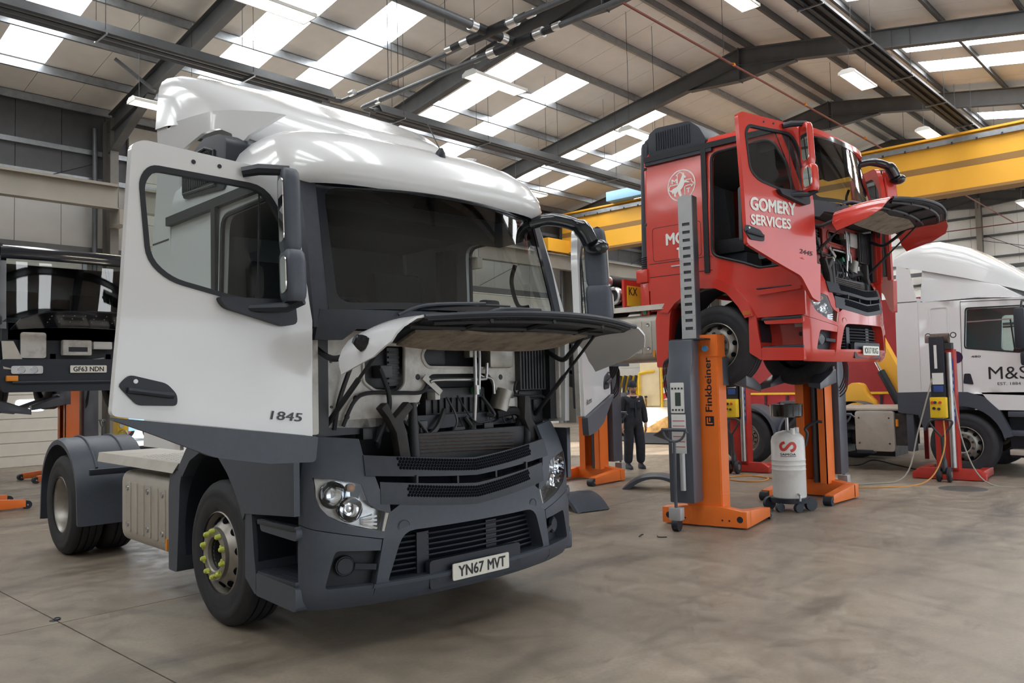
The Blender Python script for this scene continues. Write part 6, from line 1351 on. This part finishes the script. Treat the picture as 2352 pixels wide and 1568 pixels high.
# ================================================================== RED CURTAIN-SIDED TRAILER
T = thing('curtain_trailer', 'red curtain-sided trailer with yellow edge and chevron tape', 'trailer', (20.3, 0, 0), 0)
Y0, Y1 = 4.9, 10.9
build('chassis_beam', MB().box(-.9, .9, Y0 + .3, Y1 - .3, .75, .92), 'chassis', T, smooth=0)
rows = []
for z in [1.28, 1.6, 2.2, 2.8, 3.3]:
    rows.append([(-1.27 - .02 * math.sin(y * 3.1) * (1 if z > 1.3 else .3), y, z) for y in [Y0 + (Y1 - Y0) * k / 60 for k in range(61)]])
build('curtain', MB().grid(rows), 'curtain_red', T)
build('curtain_hem', MB().box(-1.30, -1.27, Y0, Y1, 1.24, 1.29), 'yellow_paint', T, smooth=0)
rows = [[(-1.27 - .03 * abs(math.sin(y * 2.3)) - (.02 if z < 1.1 else 0), y, z) for y in [Y0 + (Y1 - Y0) * k / 80 for k in range(81)]] for z in (.98, 1.05, 1.13, 1.24)]
build('curtain_skirt', MB().grid(rows), mat('curtain_red_gloss', (.34, .02, .026), .28, var=.15), T)
y = Y0 + .4
while y < Y1: build('buckle_strap', MB().box(-1.335, -1.315, y, y + .05, .92, 1.22), 'tarp_strap', T, smooth=0); y += .55
build('side_rail', MB().box(-1.29, -1.2, Y0, Y1, .86, .95), 'yellow_paint', T, smooth=0)
y = Y0
while y < Y1:
    build('chevron', MB().add([(-1.292, y, .868), (-1.292, y + .09, .868), (-1.292, y + .15, .942), (-1.292, y + .06, .942)], [(0, 1, 2, 3)]), 'black_plastic', T, smooth=0); y += .19
build('trailer_body', MB().box(-1.2, 1.27, Y0, Y1, .96, 3.35), 'curtain_red', T, smooth=0)
for yy in (9.0, 10.2): 
    for x in (-1.05, 1.05): build('trailer_wheel', MB().lathe(tyre_mesh(.5, .38), (x, yy, .5), (1, 0, 0), 32), 'rubber', T)
build('landing_leg', MB().box(-.85, -.7, 6.6, 6.8, .0, .9), 'dark_steel', T, smooth=0); build('landing_leg', MB().box(.7, .85, 6.6, 6.8, .0, .9), 'dark_steel', T, smooth=0)

# ================================================================== YELLOW LOADER CRANE between trailer and M&S cab
T = thing('loader_crane', 'yellow loader crane with leaning boom and black ram', 'crane', (17.9, 6.0, 0), 0)
build('boom', MB().prism([(-.75, .0), (-.30, .0), (.55, 2.0), (.20, 2.0)], -.13, .13, lambda a, b_, t: (t, a - .1, b_ + .75)), 'crane_yellow', T, bevel=.02)
build('ram', MB().tube([(-.2, -.42, .9), (-.2, -.12, 1.55), (-.2, -.02, 1.75)], .075, 14), 'black_plastic', T); build('ram_rod', MB().tube([(-.2, -.02, 1.75), (-.2, .22, 2.25)], .035, 10), 'chrome', T)
build('housing', MB().prism(rounded([(-.05, .70), (.62, .70), (.62, 1.05), (.55, 1.40), (.40, 1.52), (.22, 1.50), (.10, 1.25), (-.05, 1.1)], .06, 3), -.45, -.15, lambda a, b_, t: (t, a + .1, b_)), 'crane_yellow', T, bevel=.02)
build('warning_sign', MB().box(-.47, -.452, .18, .62, .80, 1.06), 'label_paper', T, smooth=0); build('sign_border', MB().box(-.478, -.47, .30, .50, .84, 1.02), 'label_red', T, smooth=0); build('sign_panel', MB().box(-.486, -.478, .32, .48, .86, 1.0), 'lettering_white', T, smooth=0); build('sign_symbol', MB().box(-.492, -.486, .36, .44, .88, .98), 'lettering_black', T, smooth=0)
build('pedestal', MB().box(-.4, .4, -.3, .7, 0, .72), 'chassis', T, smooth=0); build('control_stand', MB().tube([(-.5, 1.1, .0), (-.5, 1.1, 2.1)], .03, 8), 'dark_steel', T); build('stand_arm', MB().tube([(-.5, 1.1, 1.65), (-.5, .55, 1.66)], .022, 8), 'dark_steel', T); build('stand_grip', MB().box(-.54, -.46, 1.0, 1.1, 1.5, 1.72), 'yellow_paint', T, bevel=.01)
T = thing('marker_board', 'white round plate with red centre beside the red cab corner', 'marker', (17.35, 5.05, 0), 0)
build('post', MB().box(-.03, .03, -.04, .04, 0, 2.1), 'curtain_red', T, smooth=0); build('plate', MB().cyl((-.06, 0, 2.45), (-.03, 0, 2.45), .36, 28), 'label_paper', T); build('red_centre', MB().cyl((-.07, -.05, 2.45), (-.06, -.05, 2.45), .12, 20), 'label_red', T); build('lower_board', MB().box(-.05, -.03, -.3, .3, 1.2, 2.12), 'curtain_red', T, smooth=0)

# ================================================================== YELLOW WORK VEHICLE in the daylight behind the mechanic
T = thing('works_vehicle', 'cream and yellow works vehicle with muddy bucket in the daylight', 'vehicle', (18.0, 11.95, 0), math.radians(-74))
build('cab', MB().box(-.22, .62, .02, 1.6, .96, 3.0), 'cream_paint', T, bevel=.04)
build('cab_door', MB().prism(rounded([(-.16, 1.0), (.32, 1.0), (.32, 2.3), (-.16, 2.3)], .05, 3), -.02, .02, lambda a, b_, t: (a, t, b_)), 'cream_paint', T, bevel=.01)
build('frame_bar', MB().tube(smoothpath([(-.22, -.04, .98), (-.22, -.04, 1.75), (-.16, -.04, 1.85), (.2, -.04, 1.9)], 5), .035, 8), 'yellow_paint', T); build('frame_bar', MB().tube([(.38, -.03, .96), (.38, -.03, 2.2)], .035, 8), 'yellow_paint', T)
cs = build('chevron_board', MB().box(.42, .64, -.05, -.02, 1.15, 2.0), 'lettering_white', T, smooth=0)
for k in range(3): build('chevron', MB().add([(.42, -.055, 1.16 + k * .3), (.64, -.055, 1.26 + k * .3), (.64, -.055, 1.41 + k * .3), (.42, -.055, 1.31 + k * .3)], [(0, 1, 2, 3)]), 'label_red', cs, smooth=0)
build('side_panel', MB().box(-.30, .62, -.10, .0, .45, .96), 'lettering_white', T, smooth=0)
build('bucket', MB().prism([(-.15, .33), (.35, .33), (1.3, .62), (1.3, .98), (.55, .72)], -.40, -.12, lambda a, b_, t: (a, t, b_)), 'brown_dirt', T, bevel=.01)
build('bucket_lip', MB().tube(smoothpath([(-.18, -.3, .34), (-.05, -.33, .42), (.0, -.3, .6), (-.03, -.2, .72)], 5), .05, 8), 'cream_paint', T)
build('skirt', MB().prism(rounded([(-.5, .03), (.9, .03), (1.2, .36), (-.5, .42)], .15, 4), -.05, 1.2, lambda a, b_, t: (a, t, b_)), 'black_plastic', T)
build('engine_frame', MB().box(-1.5, -.45, .5, 1.4, 1.0, 1.8), 'yellow_paint', T, smooth=0)
for k in range(7): build('hose', MB().tube(smoothpath([(-1.4 + k * .15, .42, 1.0), (-1.42 + k * .15, .36, 1.3 + .05 * (k % 3)), (-1.35 + k * .15, .44, 1.8)], 5), .045, 6), 'black_plastic', T)
build('engine_cover', MB().box(-1.2, -.5, .3, .5, 1.1, 1.35), 'black_plastic', T, bevel=.03)
for x in (-.9, .5): build('wheel', MB().lathe(tyre_mesh(.42, .35), (x, .9, .42), (0, 1, 0), 28), 'rubber', T)
T = thing('spray_bottle', 'small brown spray bottle standing on the works vehicle ledge', 'bottle', (17.918, 11.980, .968), 0)
build('bottle', MB().lathe([(0, 0), (.035, 0), (.038, .12), (.03, .2), (.015, .25), (0, .25)], (0, 0, 0), (0, 0, 1), 14), 'brown_dirt', T); build('trigger', MB().box(-.03, .08, -.015, .015, .24, .29), 'black_plastic', T); build('spout', MB().tube([(.06, 0, .22), (.11, 0, .15)], .012, 6), 'label_red', T)
T = thing('perforated_guard', 'white curved guard plate full of small black holes', 'guard', (16.65, 12.35, 0), math.radians(-62))
gp = lambda a, b_, t: (a, -t, b_)
out = [(-.22, 0), (.26, 0), (.26, .6), (.30, .95), (.24, 1.25), (.05, 1.45), (-.08, 1.48), (.05, 1.10), (.05, .85), (-.02, .72), (-.22, .68)]
g = MB(); patch(g, out, [], gp, .2, .02, -.02); gd = build('plate', g, 'lettering_white', T)
for k in range(7):
    for e in (0, .09):
        build('hole', MB().lathe([(0, .003), (.020, .003), (.022, 0)], gp(.20 - e + .04 * math.sin(k * .8), .66 + k * .095 + e * .3, .021), (0, -1, 0), 10), 'black_plastic', gd)
T = thing('blue_van', 'small blue van parked outside beyond the left doorway', 'van', (10.9, 29.5, -.02), math.radians(10))
build('body', MB().prism(rounded([(-2.0, .35), (2.1, .35), (2.15, .9), (1.4, 1.1), (.7, 1.85), (-1.9, 1.9), (-2.05, 1.6)], .15, 3), -.85, .85, lambda a, b_, t: (a, t, b_)), 'light_blue', T); build('windows', MB().prism([(.55, 1.15), (1.2, 1.12), (.65, 1.7), (-.5, 1.72), (-.5, 1.15)], -.865, .865, lambda a, b_, t: (a, t, b_)), 'gloss_black', T, smooth=0)
for x in (-1.3, 1.35):
    for y in (-.8, .8): w = build('wheel', MB().lathe(tyre_mesh(.33, .2, .19), (x, y, .33), (0, 1, 0), 24), 'rubber', T); build('hub_cap', MB().cyl((x, y - .1, .33), (x, y + .1, .33), .18, 16), 'lift_red', w)
# ================================================================== OIL DRAINER
T = thing('oil_drainer', 'white wheeled oil drainer with black bowl and red SAMOA emblem', 'oil drainer', (9.98, 4.55, 0), math.radians(204.5))
# x axis of the thing points to the camera side
mat('drum_white', (.66, .655, .63), .35, var=.04, dirt=(.25, .23, .2), dscale=6, damt=.3)
prof = [(0, .16), (.20, .16), (.205, .18), (.205, .50), (.212, .51), (.205, .52), (.205, .56), (.212, .57), (.205, .58), (.205, .62), (.212, .63), (.205, .64), (.205, .86), (.19, .92), (.14, .97), (.06, .995), (0, 1.0)]
build('drum', MB().lathe(prof, (0, 0, 0), (0, 0, 1), 40), 'drum_white', T, smooth=50)
build('bowl_stem', MB().cyl((0, .0, .98), (0, .0, 1.16), .02, 10), 'steel', T)
build('bowl', MB().lathe([(0, 1.16), (.17, 1.165), (.195, 1.18), (.20, 1.31), (.205, 1.33), (.195, 1.33), (.19, 1.2), (0, 1.19)], (0, 0, 0), (0, 0, 1), 32), 'gloss_black', T)
for a in (.5, 2.1): build('filler_neck', MB().cyl((.13 * math.cos(a), .13 * math.sin(a), .93), (.13 * math.cos(a), .13 * math.sin(a), 1.03), .03, 12), 'label_paper', T)
build('hose_handle', MB().tube(smoothpath([(-.02, .21, .80), (-.02, .24, .95), (-.02, .22, 1.02), (-.02, .34, 1.10), (-.02, .42, 1.10)], 5), .018, 8), 'black_plastic', T)
cyl = lambda a, b_, t: ((.206 + t) * math.cos(a / .206), (.206 + t) * math.sin(a / .206), b_)
g = MB()
def ribbon(g, P, w, mp, t):
    P = smoothpath([(a, b_, 0) for a, b_ in P], 6)
    for i in range(len(P) - 1):
        d0 = (P[min(i + 1, len(P) - 1)] - P[max(i - 1, 0)]).normalized(); d1 = (P[min(i + 2, len(P) - 1)] - P[i]).normalized()
        q = [(P[i].x - d0.y * w, P[i].y + d0.x * w), (P[i + 1].x - d1.y * w, P[i + 1].y + d1.x * w), (P[i + 1].x + d1.y * w, P[i + 1].y - d1.x * w), (P[i].x + d0.y * w, P[i].y - d0.x * w)]
        g.add([mp(a, b_, t) for a, b_ in q], [(0, 1, 2, 3)])
ribbon(g, [(-.035, .858), (-.07, .845), (-.088, .81), (-.07, .772), (-.035, .772), (.0, .81), (.035, .845), (.07, .843), (.088, .806), (.07, .768), (.03, .752)], .0175, cyl, .003)
build('emblem', g, 'label_red', T, smooth=0)
g = MB(); text_on(g, 'SAMOA', -.095, .095, .695, .725, cyl, .003, .02); build('lettering', g, 'lettering_black', T, smooth=0)
build('underline', MB().grid([[cyl(-.095 + .19 * k / 8, z, .003) for k in range(9)] for z in (.681, .686)]), 'lettering_black', T, smooth=0)
build('base_ring', MB().lathe([(.12, .10), (.24, .10), (.245, .16), (.12, .17)], (0, 0, 0), (0, 0, 1), 28), 'black_plastic', T)
for a, r in ((.4, .055), (-.5, .055), (1.4, .08), (-1.5, .08), (2.6, .07)):
    x, y = .25 * math.cos(a), .25 * math.sin(a); build('castor', MB().cyl((x - .02, y - .015, r), (x + .02, y + .015, r), r, 18), 'black_plastic', T)
build('drain_tap', MB().tube(smoothpath([(.20, .10, .22), (.24, .12, .20), (.25, .12, .14)], 4), .014, 8), 'steel', T)
# ================================================================== LOOSE MUDGUARDS ON THE FLOOR
def mudguard(loc, rz, label, w, L, h):
    g = MB(); n = 14
    o = [(L * (-1 + 2 * k / n), h * (1 - abs(-1 + 2 * k / n) ** 2.2)) for k in range(n + 1)]
    rows = [[(x, 0, z) for x, z in o], [(x * 1.02, .04, z + .012) for x, z in o], [(x * 1.02, w, z + .012) for x, z in o], [(x * .94, w, max(0, z - .02)) for x, z in o], [(x * .86, .05, max(0, z - .035)) for x, z in o], [(x * .86, 0, max(0, z - .04)) for x, z in o]]
    g.grid(rows, False); g.add(rows[-1] + rows[0], [(k, k + 1, len(o) + k + 1, len(o) + k) for k in range(n)])
    T = thing('mudguard', label, 'mudguard', loc, rz, 'mudguards lying on the floor'); build('shell', g, 'grey_plastic', T, smooth=50)
    build('rib', MB().tube([(x * 1.01, w * .35, z + .006) for x, z in o[1:-1]], .010, 6), 'grey_plastic', T); build('rib', MB().tube([(x * 1.01, w * .75, z + .006) for x, z in o[1:-1]], .010, 6), 'grey_plastic', T)
mudguard((10.62, 6.98, 0), math.radians(-62), 'black arched mudguard lying on the floor behind the near orange column', .5, .50, .20)
mudguard((8.30, 6.95, 0), math.radians(-105), 'grey mudguard lying on the floor close to the white bumper corner', .5, .42, .20)
# ================================================================== CABLES, DRAIN COVER, DEBRIS
def cable(name, P, r, m_, label, grp=None):
    o = build(name, MB().tube(smoothpath([(x, y, max(z, r)) for x, y, z in P], 6), r, 6), m_); tag(o, label, 'cable', grp); return o
cable('power_cable', [(13.75, 3.75, 1.0), (13.6, 3.72, .5), (13.3, 3.9, .05), (12.6, 4.3, 0), (12.3, 5.0, 0), (12.7, 5.8, 0), (13.0, 6.8, 0)], .011, 'cable_orange', 'orange cable trailing from the yellow control box of the right red lift')
cable('power_cable', [(13.82, 3.9, 1.6), (13.7, 4.1, .8), (13.45, 4.25, .1), (12.9, 4.6, 0), (12.6, 5.3, 0), (12.9, 6.2, 0)], .011, 'cable_grey', 'grey cable hanging from the right red lift to the floor')
cable('power_cable', [(13.85, 3.62, 1.4), (13.8, 3.5, .6), (13.7, 3.2, .05), (13.6, 2.6, 0), (13.9, 1.6, 0)], .010, 'cable_grey', 'grey cable running along the floor beyond the right red lift')
cable('power_cable', [(13.2, 7.3, 0), (12.7, 7.0, 0), (12.2, 6.5, 0), (12.3, 6.1, 0), (12.8, 6.2, 0), (12.9, 6.6, 0), (12.3, 6.9, 0)], .011, 'cable_orange', 'orange cable looped on the floor behind the near orange column')
cable('air_hose', [(15.6, 6.6, .0), (15.2, 6.2, 0), (15.4, 5.7, 0), (15.1, 5.3, .15), (15.4, 5.0, .05), (15.2, 4.6, 0)], .012, 'cable_black', 'black air hose lying under the M&S chassis')
o = build('drain_cover', MB().lathe([(0, .006), (.30, .006), (.31, .004), (.32, 0)], (13.1, 3.36, 0), (0, 0, 1), 32), mat('cover_iron', (.06, .055, .05), .7, var=.2)); tag(o, 'round dark drain cover set in the concrete floor', 'drain cover')
for i, (x, y, L_, a, m_, lb) in enumerate([(7.35, 5.05, .10, .4, 'cable_black', 'short black scrap of cable lying near the white bumper'), (7.50, 4.80, .08, 2.2, 'cable_black', 'bent black clip lying on the floor near the white bumper')]):
    o = build('debris', MB().tube(smoothpath([(x, y, .006), (x + L_ * math.cos(a), y + L_ * math.sin(a), .006), (x + L_ * math.cos(a) + .04, y + L_ * math.sin(a) + (.05 if i else .0), .006)], 4), .006, 6), m_); tag(o, lb, 'debris')
T = thing('floor_socket', 'small dark lifting eye sunk in the floor slab corner', 'floor fitting', (2.14, 6.70, 0))
build('recess', MB().lathe([(0, .004), (.03, .004), (.034, .0)], (0, 0, 0), (0, 0, 1), 16), 'black_plastic', T); build('ring', MB().tube([(.02 + .022 * math.cos(q), .016 * math.sin(q), .010 + .004 * math.sin(q)) for q in [2 * PI * k / 12 for k in range(12)]], .005, 6, closed=True), 'black_plastic', T)
# ================================================================== THE MECHANIC
def skin_mesh(nodes, edges, root, sub=2):
    me = bpy.data.meshes.new('skel'); me.from_pydata([n[0] for n in nodes], edges, []); ob = bpy.data.objects.new('skel', me); COL.objects.link(ob)
    md = ob.modifiers.new('skin', 'SKIN'); md.use_smooth_shade = True
    for i, n in enumerate(nodes): me.skin_vertices[0].data[i].radius = n[1] if isinstance(n[1], tuple) else (n[1], n[1])
    me.skin_vertices[0].data[root].use_root = True
    ss = ob.modifiers.new('sub', 'SUBSURF'); ss.levels = sub; ss.render_levels = sub
    dg = bpy.context.evaluated_depsgraph_get(); dg.update(); r = bpy.data.meshes.new_from_object(ob.evaluated_get(dg))
    bpy.data.objects.remove(ob); bpy.data.meshes.remove(me)
    return r
def obj_from(me, name, material, parent):
    me.materials.clear(); me.materials.append(MATS[material])
    for p in me.polygons: p.use_smooth = True
    o = bpy.data.objects.new(name, me); COL.objects.link(o); o.parent = parent; return o
# person: x to the person's left, -y the way the person faces; height 1.78
P = thing('person', 'person in dark navy overalls and black beanie standing with arms at the sides', 'person', (12.92, 8.94, 0), math.radians(-30)); P.scale = (.93, .93, .93)
J = dict(pel=(0, 0, .98), wai=(0, .0, 1.10), che=(0, .01, 1.30), sh=(0, .0, 1.44), nk=(0, -.005, 1.50), nk2=(0, -.015, 1.555), hd=(0, -.02, 1.62), hd2=(0, -.015, 1.70), hd3=(0, -.01, 1.745),
         sl=(.17, .01, 1.42), el=(.265, .03, 1.15), wl=(.27, -.03, .91), sr=(-.17, .01, 1.42), er=(-.265, .04, 1.15), wr=(-.265, -.02, .91),
         hl=(.095, 0, .95), kl=(.13, -.05, .52), al=(.15, .0, .10), hr=(-.095, 0, .95), kr=(-.11, -.01, .52), ar=(-.12, .03, .10))
K = list(J); ix = {k: i for i, k in enumerate(K)}
rad = dict(pel=(.15, .105), wai=(.145, .10), che=(.165, .11), sh=(.12, .085), nk=.055, nk2=.054, hd=(.072, .088), hd2=(.076, .095), hd3=(.055, .07), sl=.062, el=.045, wl=.03, sr=.062, er=.045, wr=.03, hl=.085, kl=.058, al=.04, hr=.085, kr=.058, ar=.04)
E_ = [('pel', 'wai'), ('wai', 'che'), ('che', 'sh'), ('sh', 'nk'), ('nk', 'nk2'), ('nk2', 'hd'), ('hd', 'hd2'), ('hd2', 'hd3'), ('sh', 'sl'), ('sl', 'el'), ('el', 'wl'), ('sh', 'sr'), ('sr', 'er'), ('er', 'wr'), ('pel', 'hl'), ('hl', 'kl'), ('kl', 'al'), ('pel', 'hr'), ('hr', 'kr'), ('kr', 'ar')]
nodes = [(J[k], rad[k]) for k in K]; edges = [(ix[a], ix[c]) for a, c in E_]
# hands with five fingers each, slightly curled
for s, w in ((1, 'wl'), (-1, 'wr')):
    x, y, z = J[w]; b0 = len(nodes); nodes.append(((x, y - .01, z - .07), (.026, .038))); edges.append((ix[w], b0))
    for k, (dy, L_) in enumerate(((-.030, .075), (-.011, .088), (.009, .082), (.027, .066))):
        c = len(nodes); nodes += [((x - s * .002, y - .01 + dy, z - .11), .0095), ((x - s * .012, y - .014 + dy, z - .11 - L_ * .55), .009), ((x - s * .030, y - .012 + dy, z - .11 - L_ * .9), .0075)]; edges += [(b0, c), (c, c + 1), (c + 1, c + 2)]
    c = len(nodes); nodes += [((x - s * .014, y - .045, z - .075), .011), ((x - s * .024, y - .060, z - .115), .009)]; edges += [(b0, c), (c, c + 1)]
body = obj_from(skin_mesh(nodes, edges, ix['pel']), 'body', 'skin', P)
# face
fg = MB().sphere((0, -.108, 1.635), .014, .02, .024, 10); build('nose', fg, 'skin', P)
for s in (1, -1):
    build('ear', MB().sphere((s * .077, -.005, 1.635), .012, .02, .032, 10), 'skin', P); build('eye', MB().sphere((s * .030, -.093, 1.662), .012, .008, .007, 8), 'black_plastic', P)
build('mouth', MB().sphere((0, -.098, 1.588), .024, .008, .005, 10), mat('lips', (.30, .12, .10), .6), P); build('beard', MB().sphere((0, -.056, 1.578), .058, .046, .040, 14), 'beard', P)
bn = MB(); rows = []
for i in range(8):
    t = i / 7; z = 1.668 + .015 * 0 + .135 * math.sin(t * PI / 2); k = math.cos(t * PI / 2 * .97)
    rows.append([(.090 * k * math.cos(q), -.01 + .106 * k * math.sin(q), z + .012 * math.sin(q) * (1 - t)) for q in [2 * PI * j / 24 for j in range(24)]])
bn.grid(rows, True); bn.f.append(tuple(7 * 24 + j for j in range(24))); build('beanie', bn, 'cloth_navy', P)
build('beanie_cuff', MB().tube([(.089 * math.cos(q), -.01 + .105 * math.sin(q), 1.684 + .012 * math.sin(q)) for q in [2 * PI * j / 24 for j in range(24)]], .009, 8, closed=True), 'cloth_navy', P)
# overalls: wider skin over trunk, sleeves and legs
cl = dict(pel=(.20, .145), wai=(.195, .14), che=(.21, .145), sh=(.15, .11), sl=.092, el=.076, wl=.06, sr=.092, er=.076, wr=.06, hl=.13, kl=.105, al=.092, hr=.13, kr=.105, ar=.092)
K2 = list(cl); ix2 = {k: i for i, k in enumerate(K2)}
obj_from(skin_mesh([(J[k], cl[k]) for k in K2], [(ix2[a], ix2[c]) for a, c in E_ if a in ix2 and c in ix2], ix2['pel']), 'overalls', 'cloth_navy', P)
build('collar', MB().tube([(.085 * math.cos(q), .0 + .08 * math.sin(q), 1.475 + .02 * math.sin(q)) for q in [2 * PI * j / 16 for j in range(16)]], .022, 8, closed=True), 'cloth_navy', P)
for s in (1, -1): build('pocket', MB().box(s * .085 - .055, s * .085 + .055, -.162, -.142, 1.24, 1.36), 'cloth_navy', P, bevel=.004)
build('front_placket', MB().box(-.02, .02, -.160, -.135, 1.05, 1.42), 'cloth_navy', P, bevel=.004); build('name_badge', MB().box(.06, .09, -.166, -.15, 1.37, 1.385), 'label_paper', P, smooth=0)
for a in ('al', 'ar'):
    x, y, z = J[a]; g = MB(); rows = []
    for zz, k, dy in ((0.0, 1., 0), (.03, 1.03, 0), (.06, .98, .01), (.10, .75, .05), (.15, .7, .055)):
        rows.append([(x + .052 * k * math.cos(q), y - .05 + dy + .145 * (k if zz < .07 else .55) * math.sin(q), zz) for q in [2 * PI * j / 18 for j in range(18)]])
    g.grid(rows, True); g.f += [tuple(range(18)), tuple(4 * 18 + j for j in range(18))]; build('boot', g, 'black_plastic', P)
